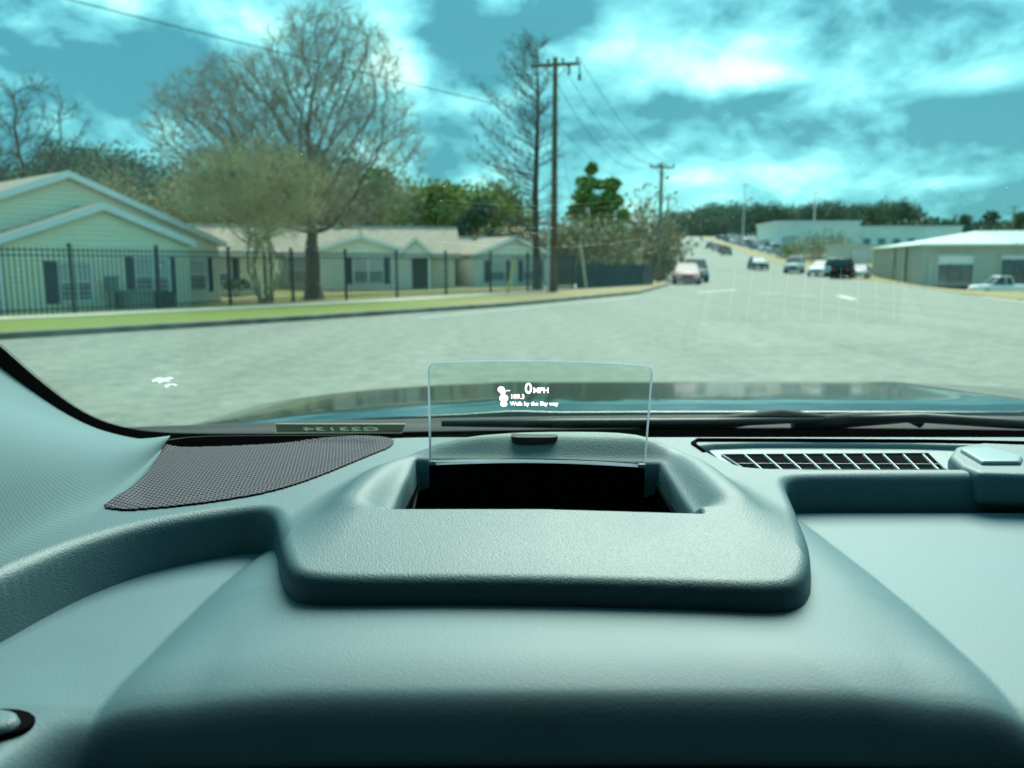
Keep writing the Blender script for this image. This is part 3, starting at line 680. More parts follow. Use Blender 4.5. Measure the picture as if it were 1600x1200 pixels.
# bare cypress: straight mast with limbs mostly to the left
def cypress(label, loc, H):
    t = thing('bare_cypress', label, 'tree', loc); tr = MB(); tw = MB()
    tr.tube([(.05, 0, -.15), (.0, 0, .4), (-.03, 0, 1.5), (-.1, 0, H*.4), (.02, 0, H*.75), (-.05, 0, H)], [.36, .24, .19, .15, .08, .02], 10)
    for k in range(84):
        f = k/83; z = H*(.22 + .77*f); side = -1 if random.random() < .68 else 1
        az = random.gauss(0, .7); env = min(1, (1.05 - f)*1.9)**.75
        Lb = (3.9 if side < 0 else 1.5)*env*random.uniform(.6, 1.05) * (1 if f > .12 else .6)
        d = Vector((side*math.cos(az), math.sin(az), -.02 + .75*f)).normalized(); p = Vector((0, 0, z)); pts_ = [p]; 
        n_ = max(3, int(Lb/.35))
        for i in range(n_):
            d = (d + Vector((random.gauss(0, .1), random.gauss(0, .1), .05 + random.gauss(0, .07)))).normalized(); p = p + d*Lb/n_; pts_.append(p)
        tr.tube(pts_, [.026*(1 - i/(n_+1)) + .005 for i in range(n_+1)], 4, cap=False)
        for q in pts_[1:]:
            for _ in range(4):
                e = (d*.5 + Vector((random.gauss(0, .5), random.gauss(0, .5), random.gauss(.45, .4)))).normalized(); l_ = random.uniform(.25, .6)
                m_ = q + e*l_*.6; tw.tube([q, m_, m_ + (e + Vector((random.gauss(0, .4), random.gauss(0, .4), .2)))*l_*.4], [.007, .0055, .003], 3, cap=False)
                for _k in range(2):
                    g = (e + Vector((random.gauss(0, .6), random.gauss(0, .6), .2))).normalized()*l_*.5; tw.tube([m_, m_ + g], [.006, .004], 3, cap=False)
    tr.build('trunk', M['twig_d'], t, smooth=True); tw.build('crown', M['twig_d'], t); return t
cp = at_y(839, 452, 39.5); cypress('tall leafless cypress with ragged limbs left of the wooden utility pole', (cp.x, 39.5, .0), 11.6)
def leafy_tree(label, loc, H, blobs, m, leaf, n_per, trunk_r=.15, cat='tree', name='evergreen_tree', group=None):
    t = thing(name, label, cat, loc, 0, group); mb = MB(); tr = MB()
    for c, r in blobs:
        v_ = r[0]*r[1]*r[2]
        for _ in range(n_per):
            q = Vector((random.gauss(0, 1), random.gauss(0, 1), random.gauss(0, 1))).normalized()*(random.random()**.45)
            leafq(mb, Vector(c) + Vector((q.x*r[0], q.y*r[1], q.z*r[2])), leaf)
        tr.tube([(0, 0, H*.3), ((c[0])*.5, c[1]*.5, (c[2] + H*.3)/2), c], [trunk_r*.4, trunk_r*.3, trunk_r*.1], 5)
    tr.tube([(0, 0, -.2), (0, 0, H*.5), (0, 0, H*.9)], [trunk_r, trunk_r*.7, trunk_r*.2], 8)
    mb.build('crown', m, t); tr.build('trunk', M['bark'], t); return t
def rblobs(n, cx, rx, z0, z1, r):
    out = []
    for i in range(n):
        z = random.uniform(z0, z1); k = 1 - .55*(z - z0)/(z1 - z0 + .01)
        out.append(((cx + random.uniform(-rx, rx)*k, random.uniform(-rx, rx)*.6*k, z), (r*random.uniform(.7, 1.3), r*random.uniform(.7, 1.2), r*random.uniform(.5, .9))))
    return out
pp = at_y(928, 440, 62)
leafy_tree('bright green pine with an open rounded top beyond the wooden pole', (pp.x, 62, 0), 8.6, rblobs(24, 0, 2.7, 3.6, 7.6, .72) + rblobs(6, 0, .8, 7.0, 8.6, .5), M['leaf_p'], .17, 210)
def brush(label, u, y, w, h, m, n, group=None, name='scrub_bush'):
    p = at_y(u, 430, y); t = thing(name, label, 'bush', (p.x, y, gz(y)), 0, group); mb = MB(); st = MB()
    for i in range(n):
        x = random.uniform(-1, 1); hh = h*(1 - .5*x*x)*random.uniform(.55, 1.1); q = Vector((x*w*.5, random.uniform(-1, 1)*w*.3, 0)); d = Vector((x*.35 + random.gauss(0, .25), random.gauss(0, .25), 1)).normalized()
        m1 = q + d*hh*.6; m2 = m1 + (d + Vector((random.gauss(0, .5), random.gauss(0, .5), 0)))*hh*.4
        st.tube([q, m1, m2], [.03, .018, .006], 3, cap=False)
        for _ in range(9): leafq(mb, q + (m2 - q)*random.uniform(.3, 1) + Vector((random.gauss(0, .25), random.gauss(0, .25), random.gauss(0, .2))), .19)
    mb.build('crown', m, t); st.build('stem', M['twig'], t); return t
brush('broad grey brown thicket below the bright green pine', 905, 56, 6.6, 5.0, M['brush'], 420)
brush('dull olive thicket between the pine and the second utility pole', 980, 66, 6.4, 7.6, M['brush'], 420)
brush('low brown thicket behind the cypress trunk', 800, 60, 6.5, 4.6, M['brush'], 240)
def lt_at(u, y): return (at_y(u, 400, y).x, y, 0)
leafy_tree('bushy mid green tree right behind the oak, over the cream roof', lt_at(575, 64), 9.0, rblobs(16, 0, 2.8, 3.6, 8.2, 1.3), M['leaf'], .2, 210, name='leafy_tree')
leafy_tree('broad olive green tree behind the long cream house roof', lt_at(690, 66), 8.2, rblobs(20, 0, 3.8, 3.2, 7.3, 1.3), M['leaf'], .2, 210, name='leafy_tree')
leafy_tree('deep green tree behind the right end of the long roof', lt_at(750, 62), 7.0, rblobs(13, 0, 2.3, 2.6, 6.2, 1.1), M['leaf_d'], .2, 190, name='leafy_tree')
# woods read as masses
def woods(name, spots, m, leaf, per, rz_):
    mb = MB()
    for (x, y, H, w) in spots:
        z0 = gz(y)
        for _ in range(8):
            c = Vector((x + random.uniform(-w, w)*.6, y + random.uniform(-w, w)*.6, z0 + H*random.uniform(.2, .95))); r_ = w*random.uniform(.45, .8)
            for _k in range(per):
                q = Vector((random.gauss(0, 1), random.gauss(0, 1), random.gauss(0, 1))).normalized()*(random.random()**.4)*r_
                leafq(mb, c + Vector((q.x, q.y, q.z*rz_)), leaf)
        mb.tube([(x, y, z0 - .3), (x, y, z0 + H*.6)], [.25, .12], 5, cap=False)
    o = mb.build(name, m); o['kind'] = 'stuff'; return o
sp = []
for i in range(60):
    u = random.uniform(-120, 560); y = random.uniform(74, 110); p = at_y(u, 300, y); top = 250 - 10*math.sin(u*.017) + random.uniform(-8, 16)
    zt = at_y(u, top, y).z; sp.append((p.x, y, zt, random.uniform(2.6, 4.0)))
woods('woodland', sp, M['leaf_d'], .19, 210, 1.0)
sp = []
for i in range(34):
    u = random.uniform(100, 560); y = random.uniform(58, 72); p = at_y(u, 300, y); zt = at_y(u, 290 + random.uniform(-18, 30), y).z; sp.append((p.x, y, zt, random.uniform(1.8, 2.8)))
woods('undergrowth', sp, M['brush'], .15, 130, 1.0)
sp = []
for i in range(30):
    u = random.uniform(510, 835); y = random.uniform(74, 92); p = at_y(u, 300, y); zt = at_y(u, np.interp(u, [510, 600, 700, 800, 840], [275, 285, 295, 315, 330]) + random.uniform(-10, 12), y).z; sp.append((p.x, y, zt, random.uniform(1.9, 3.0)))
woods('green_woodland', sp, M['leaf'], .2, 150, 1.0)
sp = []
for i in range(95):
    u = random.uniform(1035, 1450); y = random.uniform(440, 520); p = at_y(u, 300, y)
    top = np.interp(u, [1035, 1100, 1150, 1240, 1330, 1420, 1450], [345, 328, 318, 322, 316, 320, 345]) + random.uniform(-4, 12)
    sp.append((p.x, y, at_y(u, top, y).z - gz(y), random.uniform(7, 10)))
woods('far_woodland', sp, M['leaf_d'], .6, 130, 1.1)
sp = []
for i in range(50):
    u = random.uniform(1400, 1700); y = random.uniform(300, 360); p = at_y(u, 300, y); sp.append((p.x, y, at_y(u, 352 + random.uniform(-4, 8), y).z - gz(y), random.uniform(5, 7)))
woods('low_woodland', sp, M['leaf_d'], .9, 45, .8)
for u, tp, lab in ((1545, 328, 'lone dark pine on the skyline above the grey building roof'), (1592, 333, 'dark pine on the skyline at the right edge beside a pole'), (1508, 338, 'thin small pine on the skyline, leftmost over the grey building')):
    y = 250; p = at_y(u, 372, y); H = at_y(u, tp, y).z - gz(y)
    leafy_tree(lab, (p.x, y, gz(y)), H, rblobs(9, 0, 2.6 if u == 1545 else 1.6, H*.55, H*.95, 1.5), M['leaf_d'], .5, 70, .2, name='pine_tree')

# ------------------------------------------------------------------ utility poles and wires
M['pole'] = mat('weathered_pole', (0.13, 0.095, 0.06), 0.9, 0.3, 3, bump=.3, bscale=30)
M['pole_g'] = mat('grey_pole', (0.22, 0.20, 0.16), 0.9, 0.25, 3)
M['conduit'] = mat('grey_conduit', (0.48, 0.50, 0.50), 0.5, 0.05, 3)
M['wire'] = mat('wire_black', (0.03, 0.05, 0.06), 0.6, 0.1, 3)
def pole(label, u, vb, vt, y, arm_w, m, rot=0.0, tilt=0.0, rad=.15, arm2=None, conduit=False, braces=True, group='wooden utility poles'):
    b = at_y(u, vb, y); z0 = b.z; H = at_y(u, vt, y).z - z0
    t = thing('utility_pole', label, 'utility pole', (b.x, y, z0), 0, group)
    pm = MB(); pm.tube([(0, 0, -.2), (0, 0, H*.5), (0, 0, H)], [rad, rad*.85, rad*.68], 12); pm.build('mast', m, t, smooth=True)
    hs = [H - .35] + ([arm2] if arm2 else [])
    for hz in hs:
        rm = Matrix.Rotation(rot, 3, 'Z') @ Matrix.Rotation(tilt, 3, 'Y')
        c = MB(); c.box((0, -rad - .06, hz), (arm_w, .1, .13), tilt=rm); arm = c.build('crossarm', m, t)
        for x in np.linspace(-arm_w*.47, arm_w*.47, 4):
            q = rm @ Vector((x, 0, 0)); i_ = MB(); i_.tube([(q.x, q.y - rad - .06, q.z + hz + s) for s in (.06, .12, .16, .24, .27)], [.03, .03, .06, .05, .02], 8); i_.build('insulator', M['dark'], t)
        if braces:
            for sx in (-1, 1):
                br = MB(); br.tube([(sx*arm_w*.28, -rad - .1, hz - .03), (0, -rad - .02, hz - .6)], .018, 5); br.build('brace', M['dark'], t)
    if conduit:
        c = MB(); c.tube([(-rad - .09, -.05, 0), (-rad - .09, -.05, H*.37)], .065, 8); c.build('conduit', M['conduit'], t)
    return t, Vector((b.x, y, z0)), H
p1, b1, H1 = pole('tall brown wooden utility pole nearest the car, single slanted crossarm', 865, 459, 90, 37.0, 2.1, M['pole'], R(14), R(-6), .16, None, True)
p2, b2, H2 = pole('second utility pole farther down the road, grey with a level crossarm', 1029, 444, 254, 58.0, 1.85, M['pole_g'], R(15), 0, .17)
p3, b3, H3 = pole('third utility pole, small and grey just right of the second', 1041, 416, 306, 100.0, 2.0, M['pole_g'], R(15), 0, .16, None, False, False)
pole('far utility pole with double arms at the right skyline', 1581, 372, 322, 230, 3.6, M['pole_g'], 0, 0, .3, 6.8, False, False)
pole('far thin utility pole rising over the white warehouse, right', 1491, 372, 335, 260, 3.0, M['pole_g'], 0, 0, .3, None, False, False)
tr_ = MB(); tr_.tube([(b1.x + 1.05, 36.75, H1 + b1.z - 1.0), (b1.x + 1.05, 36.75, H1 + b1.z - .75)], .07, 10); tr_.tube([(b1.x + 1.05, 36.75, H1 + b1.z - .75), (b1.x + 1.05, 36.75, H1 + b1.z - .2)], .03, 6)
tr_.tube([(b1.x + .6, 36.8, H1 + b1.z - .75), (b1.x + .6, 36.8, H1 + b1.z - .3)], .05, 8)
o = tr_.build('cutout_switch', M['dark'], p1); o.matrix_parent_inverse = Matrix.Translation(-b1)
def wire(label, a, b, sag, r=.012, group='power lines on the utility poles'):
    a, b = Vector(a), Vector(b); mb = MB(); mb.tube([a.lerp(b, t) - Vector((0, 0, 4*sag*t*(1-t))) for t in np.linspace(0, 1, 25)], r, 5)
    tag(mb.build('power_line', M['wire'], None, smooth=True), label, 'power line', group)
T1 = b1 + Vector((0, 0, H1 - .12)); T2 = b2 + Vector((0, 0, H2 - .1))
wire('topmost power line sagging from the near pole to the second pole', T1 + Vector((1.0, -.1, .15)), T2 + Vector((.8, 0, 0)), .9, .014)
wire('middle power line sagging between the near and second poles', T1 + Vector((.35, -.1, -.3)), T2 + Vector((.2, 0, -.05)), 1.25, .014)
wire('lower power line hanging left of the others between the two poles', T1 + Vector((.1, -.1, -1.0)), T2 + Vector((-.75, 0, 0)), 1.5, .013)
wire('lowest drooping cable between the near pole and the second pole', T1 + Vector((.1, -.1, -2.7)), T2 + Vector((-.1, 0, -2.0)), .8, .010)
wa = at_y(862, 182, 37.0); wb = at_y(-330, -115, 21)
wire('long single wire crossing the sky at upper left above the oak', wa, wb, .12, .020)
wire('short cable between the second and third utility poles', T2, b3 + Vector((0, 0, H3)), .5, .012)
M['guy'] = mat('yellow_guy_guard', (0.55, 0.46, 0.16), 0.6, 0.1, 3); M['guy2'] = mat('pale_guard', (0.52, 0.48, 0.34), 0.6, 0.1, 3)
def guy(label, u0, v0, u1, v1, y, m, pole_pt):
    a = at_y(u0, v0, y); b = at_y(u1, v1, y); t = thing('guy_guard', label, 'guy wire guard', a)
    g = MB(); g.tube([(0, 0, -.05), tuple((b - a)*.97), tuple((b - a))], [.06, .06, .03], 8); g.build('sleeve', m, t)
    w_ = MB(); w_.tube([(0, 0, 0), tuple(pole_pt - a)], .008, 4); w_.build('cable', M['wire'], t)
guy('yellow plastic guy wire guard leaning right, left of the cypress trunk', 793, 460, 803, 405, 35.6, M['guy'], b1 + Vector((0, 0, H1*.78)))
guy('pale guy wire guard leaning left, right of the wooden pole', 916, 449, 906, 376, 42.0, M['guy2'], b1 + Vector((0, 0, H1*.8)))

# ------------------------------------------------------------------ right hand buildings
M['metal_wall'] = mat('grey_metal_cladding', (0.45, 0.47, 0.42), 0.55, 0.05, .6)
M['metal_side'] = M['metal_wall']
M['metal_roof'] = mat('pale_metal_roof', (0.50, 0.62, 0.55), 0.75, 0.05, .6, spec=.2)
M['white_wall'] = mat('white_wall', (0.80, 0.81, 0.74), 0.7, 0.06, .3)
M['glass_d'] = mat('dark_bay_glass', (0.03, 0.07, 0.085), 0.1, 0.3, .8, spec=.8)
gbx = at_y(1437, 445, 85.0)
gb = thing('metal_building', 'grey metal clad workshop with two glazed bays and pale roof at right', 'building', (gbx.x, 85.0, gbx.z - .1), R(-13))
GH = 4.2
body = MB(); body.prism([(0, 0, 0), (34, 0, 0), (34, 25, 0), (0, 25, 0)], (0, 0, GH)); body.build('wall', M['metal_wall'], gb)
ribs = MB()
for i in range(74): ribs.box((.2 + i*.45, -.03, GH/2), (.07, .06, GH - .06))
for i in range(54): ribs.box((-.03, .2 + i*.45, GH/2), (.06, .07, GH - .06))
ribs.build('cladding_rib', M['metal_wall'], gb, kind='stuff')
rf = MB(); rf.box((16.8, -.55, GH + .02), (34.4, .04, .22)); rf.build('fascia', M['fascia'], gb)
rf = MB()
E0, E1, Rg0, Rg1 = Vector((-.3, -.52, GH + .1)), Vector((34.3, -.52, GH + .1)), Vector((8.6, 12.5, 6.05)), Vector((34.3, 12.5, 6.05))
E2, E3 = Vector((34.3, 25.4, GH + .1)), Vector((-.3, 25.4, GH + .1)); dn = Vector((0, 0, .12))
rf.add([E0, E1, Rg1, Rg0, E2, E3, E0 - dn, E1 - dn, E2 - dn, E3 - dn], [(0, 1, 2, 3), (3, 2, 4, 5), (0, 3, 5), (1, 4, 2), (6, 7, 1, 0), (9, 6, 0, 5), (6, 9, 8, 7)])
rf.build('roof', M['metal_roof'], gb)
seam = MB()
for i in range(32):
    x = 8.9 + i*.8; seam.tube([(x, -.5, GH + .13), (x, 12.4, 6.07)], .04, 4)
seam.build('roof_seam', M['metal_roof'], gb, kind='stuff')
def bay(x0, x1, blind):
    f = MB()
    for x in (x0 - .1, x1 + .1): f.box((x, -.1, 1.65), (.2, .2, 3.3))
    f.box(((x0+x1)/2, -.1, 3.2), (x1 - x0, .2, .2)); fr = f.build('bay_frame', M['metal_wall'], gb)
    g = MB(); g.box(((x0+x1)/2, -.05, 1.6), (x1 - x0, .06, 3.0)); g.build('pane', M['glass_d'], fr)
    g = MB(); g.box(((x0+x1)/2, -.075, 3.1 - blind/2), (x1 - x0, .06, blind)); g.build('roller_blind', M['fascia'], fr)
    mu = MB()
    for k in range(1, 3): mu.box((x0 + (x1-x0)*k/3, -.10, 1.3), (.07, .05, 2.2))
    mu.box(((x0+x1)/2, -.10, 1.4), (x1 - x0, .04, .06)); mu.build('mullion', M['dark'], fr)
bay(1.6, 4.9, .85); bay(7.5, 11.2, .35); bay(14.5, 18.0, .4)
for k, yy in enumerate((6.0, 11.5)):
    d_ = MB(); d_.box((-.12, yy, GH/2), (.1, .16, GH - .1)); d_.build('downspout', M['dark'], gb)
wy = 190.0; wx0 = at_y(1211, 398, wy).x; wz = gz(wy); 
ww = thing('warehouse', 'long white flat roofed warehouse beyond the car park', 'building', (wx0, wy, wz - 1), R(-3))
b_ = MB(); b_.box((9.5, 9, 3.4), (19, 18, 7.0)); b_.build('wall', M['white_wall'], ww); b_ = MB(); b_.box((9.5, 9, 7.05), (19.6, 18.6, .5)); b_.build('roof', M['fascia'], ww)
b_ = MB(); b_.box((31, 10, 2.9), (24, 16, 6.0)); b_.build('annex_wall', M['white_wall'], ww); b_ = MB(); b_.box((31, 10, 6.0), (24.5, 16.5, .35)); b_.build('annex_roof', M['fascia'], ww)
for i in range(6):
    b_ = MB(); b_.box((21.5 + i*3.4, 1.95, 2.6), (1.6, .1, 1.4)); b_.build('window', M['pane'], ww)
for i in range(3):
    b_ = MB(); b_.box((3 + i*5.5, -.05, 2.2), (3.2, .12, 3.4)); b_.build('loading_door', M['conduit'], ww)
gs = at_y(1330, 418, 120); sh = thing('shed', 'low grey shed just left of the grey metal workshop', 'building', (gs.x - 2, 118, gz(118)), R(-4))
b_ = MB(); b_.box((3.2, 3, 1.0), (8, 6, 2.6)); b_.build('wall', M['metal_wall'], sh); b_ = MB(); b_.box((3.2, 3, 2.35), (8.5, 6.5, .14)); b_.build('roof', M['metal_roof'], sh)
b_ = MB(); b_.box((2.2, -.06, .9), (2.2, .1, 1.9)); b_.build('door', M['conduit'], sh)
brush('bare brown bush before the white warehouse', 1290, 130, 9, 4.6, M['brush'], 150)
brush('greenish low bush left of the bare bush by the warehouse', 1255, 134, 6, 3.6, M['leaf'], 90)
# tall thin lamp masts of the car park, stop sign
for u, y, vt, lab in ((1160, 230, 288, 'tall thin car park lamp mast before the dark woods'), (1270, 210, 300, 'tall thin car park lamp mast above the white warehouse roof')):
    b = at_y(u, 385, y); z0 = gz(y); H = at_y(u, vt, y).z - z0; t = thing('lamp_mast', lab, 'lamp post', (b.x, y, z0))
    mm = MB(); mm.tube([(0, 0, 0), (0, 0, H)], [.22, .12], 8); mm.build('mast', M['conduit'], t); mm = MB(); mm.box((0, 0, H), (2.2, .3, .2)); mm.build('lamp_head', M['conduit'], t)
M['red'] = mat('sign_red', (0.65, 0.06, 0.07), 0.5, 0.05, 4)
b = at_y(1057, 372, 330); t = thing('road_sign', 'small red road sign at the far end of the road', 'sign', (b.x, 330, gz(330) - .3))
mm = MB(); mm.tube([(1.0*math.cos(a), -.05, 3.0 + 1.0*math.sin(a)) for a in (0,)] + [(1.0, .0, 3.0)], .01, 4)
mm = MB(); mm.prism([(1.3*math.cos(R(22.5 + 45*k)), 0, 2.3 + 1.3*math.sin(R(22.5 + 45*k))) for k in range(8)], (0, .08, 0)); mm.build('panel', M['red'], t)
mm = MB(); mm.tube([(0, .14, 0), (0, .14, 3.4)], .06, 6); mm.build('post', M['conduit'], t)

# ------------------------------------------------------------------ cars
M['tyre'] = mat('tyre', (0.015, 0.015, 0.017), 0.9, 0.1, 20); M['rim'] = mat('rim', (0.4, 0.42, 0.43), 0.35, 0.05, 20, metal=.7)
M['carglass'] = mat('car_glass', (0.03, 0.06, 0.07), 0.25, 0.1, 4, spec=.2); M['lamp_w'] = mat('headlamp', (0.75, 0.78, 0.78), 0.2, 0.05, 10); M['lamp_r'] = mat('tail_lamp', (0.5, 0.03, 0.04), 0.3, 0.05, 10)
PAINT = {}
def paint(c):
    if c not in PAINT:
        PAINT[c] = mat('car_paint_' + c, {'white': (.78, .80, .80), 'silver': (.42, .46, .48), 'black': (.012, .014, .018), 'red': (.42, .06, .05), 'teal': (.05, .16, .17), 'grey': (.16, .18, .19), 'blue': (.06, .12, .2), 'pinkish': (.60, .30, .29)}[c], .6, .04, 3, coat=.0, metal=.0, spec=.15)
    return PAINT[c]
STY = {  # stations: x, half width, shoulder z, ; cabin: x positions of the glass foot/roof
 'sedan': dict(L=4.6, body=[(-2.3, .70, .62), (-2.15, .82, .78), (-1.3, .88, .90), (0, .90, .92), (.9, .90, .90), (1.9, .84, .76), (2.25, .72, .62)], cab=[(-1.75, -1.1, .1, 1.05)], roof=1.42),
 'suv': dict(L=4.7, body=[(-2.35, .78, .85), (-2.25, .88, 1.0), (-1.2, .92, 1.06), (0, .93, 1.06), (.9, .92, 1.04), (1.95, .86, .92), (2.3, .74, .78)], cab=[(-2.2, -1.9, .2, 1.1)], roof=1.72),
 'pickup': dict(L=5.4, body=[(-2.7, .88, .98), (-2.65, .92, 1.02), (-.9, .94, 1.04), (0, .95, 1.08), (1.0, .94, 1.06), (2.3, .88, .98), (2.65, .78, .85)], cab=[(-.75, -.55, .5, 1.2)], roof=1.82)}
def car(style, colour, label, loc, rz, group=None, name='parked_car'):
    """local +x is the front of the car"""
    s = STY[style]; t = thing(name, label, 'pickup truck' if style == 'pickup' else 'car', loc, rz, group); pm = paint(colour)
    mb = MB(); rings = []
    for x, w, z in s['body']:
        rings.append([(x, -w*.86, .24), (x, -w, .45), (x, -w, z*.72), (x, -w*.90, z), (x, 0, z + .03), (x, w*.90, z), (x, w, z*.72), (x, w, .45), (x, w*.86, .24), (x, 0, .22)])
    mb.loft(rings); mb.build('body', pm, t, bevel=.0, smooth=True)
    a0, a1, r1, a3 = s['cab'][0]; zr = s['roof']; zs = np.interp([a0, a3], [q[0] for q in s['body']], [q[2] for q in s['body']]); w = .84 if style != 'pickup' else .88; wr = .64 if style != 'pickup' else .70
    g = MB(); g.loft([[(a0, -w, zs[0]), (a0, w, zs[0]), (a1, wr, zr), (a1, -wr, zr)], [(a3, -w, zs[1]), (a3, w, zs[1]), (r1, wr, zr), (r1, -wr, zr)]]); g.build('glass', M['carglass'], t)
    rf = MB(); rf.loft([[(a1 - .05, -wr - .02, zr - .02), (a1 - .05, wr + .02, zr - .02), (a1 + .05, wr - .05, zr + .05), (a1 + .05, -wr + .05, zr + .05)], [(r1 + .05, -wr - .02, zr - .02), (r1 + .05, wr + .02, zr - .02), (r1 - .1, wr - .05, zr + .06), (r1 - .1, -wr + .05, zr + .06)]]); 
    for sy in (-1, 1):
        rf.tube([(a3, sy*(w + .005), zs[1]), (r1, sy*(wr + .01), zr)], .035, 5); rf.tube([(a0, sy*(w + .005), zs[0]), (a1, sy*(wr + .01), zr)], .06, 5)
        xm = (a1 + r1)/2; zm = np.interp(xm, [q[0] for q in s['body']], [q[2] for q in s['body']]); rf.tube([(xm, sy*(w + .005), zm), (xm, sy*(wr + .01), zr)], .04, 5)
    rf.build('roof', pm, t, smooth=False)
    wx = s['L']*.30
    for x in (-wx, wx):
        for sy in (-1, 1):
            yy = sy*.82; ty = MB(); ty.tube([(x, yy - .11, .33), (x, yy + .11, .33)], .33, 14); wh = ty.build('wheel', M['tyre'], t)
            ri = MB(); ri.tube([(x, yy + sy*.105, .33), (x, yy + sy*.13, .33)], [.21, .17], 10); ri.build('rim', M['rim'], wh)
    xf, xb = s['body'][-1][0], s['body'][0][0]; zf, zb = s['body'][-1][2], s['body'][0][2]
    for sy in (-1, 1):
        h_ = MB(); h_.box((xf - .03, sy*.52, zf*.88), (.12, .30, .13)); h_.build('headlight', M['lamp_w'], t)
        h_ = MB(); h_.box((xb + .03, sy*.56, zb*.92), (.12, .24, .18)); h_.build('taillight', M['lamp_r'], t)
    gr = MB(); gr.box((xf - .01, 0, .5), (.08, .9, .2)); gr.build('grille', M['dark'], t)
    for x in (xf - .06, xb + .06):
        bp = MB(); bp.box((x, 0, .36), (.2, 1.4, .16)); bp.build('bumper', M['dark'] if style == 'suv' else pm, t, bevel=.03)
    return t
def car_at(style, colour, label, u, y, rz, group=None, name='parked_car'):
    p = at_y(u, 420, y); return car(style, colour, label, (p.x, y, gz(y) + .005 - dip(p.x, y)), rz, group, name)
car_at('sedan', 'pinkish', 'white and pinkish red sedan driving towards us at the bend', 1073, 57, R(-100), name='moving_car')
car_at('suv', 'teal', 'teal car half hidden behind the pale red sedan', 1087, 63.5, R(-100), name='moving_car')
car_at('sedan', 'black', 'dark car farther up the left lane beyond the second pole', 1046, 98, R(-102), name='moving_car')
car_at('sedan', 'teal', 'dark teal car alone at the road edge left of the parked row', 1184, 97, R(-95), name='moving_car')
G1 = 'cars parked at the road edge by the grey workshop'
car_at('suv', 'silver', 'silver car at the left end of the kerbside row', 1241, 88, R(-115), G1)
car_at('sedan', 'white', 'white sedan second from the left in the kerbside row', 1284, 80, R(-125), G1)
car_at('suv', 'white', 'white car with red tail lamps tucked beside the black one', 1308, 79, R(60), G1)
car_at('suv', 'black', 'black car at the right end of the kerbside row', 1318, 74, R(62), G1)
car_at('sedan', 'silver', 'silver car nosing out behind the black car near the workshop wall', 1343, 86, R(-120), G1)
car_at('pickup', 'white', 'white pickup parked on the verge before the grey workshop bays', 1566, 77, R(176), None, 'parked_pickup')
G2 = 'cars standing in the far car park'
proto = {}
cols = ['white', 'silver', 'grey', 'blue', 'black', 'teal', 'white', 'silver']
far = []; ORD = 'first second third fourth fifth sixth seventh eighth ninth tenth eleventh twelfth thirteenth fourteenth fifteenth sixteenth seventeenth eighteenth nineteenth twentieth'.split()
for row in range(17):
    y = 128 + row*13.5; n_ = 0
    for k in range(12):
        x = interp(y, RIGHT) + 4.8 + k*3.0 + random.uniform(-.3, .3); u = 800 + x/y*F*1.01
        if u > (1205 if y > 165 else 1232) or random.random() < .12: continue
        far.append((x, y + random.uniform(-1, 1), row, n_)); n_ += 1
for x, y, row, k in far:
    c = random.choice(cols); st_ = random.choice(['sedan', 'suv']); lab = f'small {c} {"tall" if st_ == "suv" else "low"} car, {ORD[k]} from the road in the {ORD[row]} far car park row'
    key = (c, st_)
    if key not in proto: proto[key] = car(st_, c, lab, (x, y, gz(y) + .03), R(-95 + random.choice((0, 180))), G2)
    else: copy_thing(proto[key], lab, G2, (x, y, gz(y) + .03), R(-95 + random.choice((0, 180))))
for i, (u, y, c) in enumerate(((1108, 190, 'grey'), (1118, 172, 'silver'), (1128, 158, 'red'), (1134, 146, 'teal'))):
    car_at('sedan', c, f'{c} car driving away up the right side of the far hill', u, y, R(76), None, 'moving_car')

# =================================================================== THE CAR WE SIT IN
ZS, ZC = 1.190, 1.2105            # side panels and instrument cover at the lip
def pz(pts):                      # (u, v, z) pixels to plan points
    return [(lambda p: (p.x, p.y))(at_z(u, v, z)) for u, v, z in pts]
# front outline of the upper pad (foot of the dark lip), left to right
OUT = [(-330, 1180, ZS), (-150, 1082, ZS), (0, 1000, ZS), (60, 966, ZS), (130, 930, ZS), (220, 896, ZS), (320, 873, ZS), (395, 861, ZS), (428, 858, ZS+.004), (436, 880, ZS+.01), (440, 908, ZS+.016), (450, 930, ZC), (476, 941, ZC), (550, 944, ZC), (700, 944, ZC), (850, 945, ZC), (1000, 948, ZC), (1120, 951, ZC), (1195, 953, ZC), (1240, 950, ZC), (1262, 936, ZC), (1266, 912, ZC-.004), (1256, 880, ZS+.012), (1240, 840, ZS+.006), (1224, 806, ZS+.002), (1234, 799, ZS), (1270, 797, ZS), (1400, 796, ZS), (1600, 796, ZS), (2100, 798, ZS)]
front = pz(OUT)
U_poly = smooth_poly(front, 3, closed=False) + [(1.1, 1.2), (-.75, 1.2)]
RIDGE = [(486, 912, 1.228), (520, 858, 1.233), (562, 800, 1.239), (612, 738, 1.246), (650, 704, 1.250), (700, 688, 1.251), (850, 681, 1.252), (985, 682, 1.252), (1045, 700, 1.250), (1105, 752, 1.245), (1175, 826, 1.237), (1232, 915, 1.228), (1100, 926, 1.226), (850, 922, 1.226), (600, 917, 1.226)]
R_poly = smooth_poly(pz(RIDGE), 2)
OPEN = [(650, 716, 1.238), (1030, 721, 1.238), (1096, 803, 1.237), (850, 796, 1.238), (606, 796, 1.238)]
O_poly = pz(OPEN)
def hood_z(X, Y):
    return np.where(Y < .52, 1.226 + .165*(Y - .435), 1.240 + .07*(Y - .52))
def base_z(X, Y):
    return 1.226 - .026*(Y - .5)
TRAY = [(1074, 684, 1.221), (1640, 690, 1.221), (1700, 735, 1.221), (1482, 734, 1.221), (1180, 735, 1.221), (1135, 722, 1.221), (1105, 705, 1.221)]
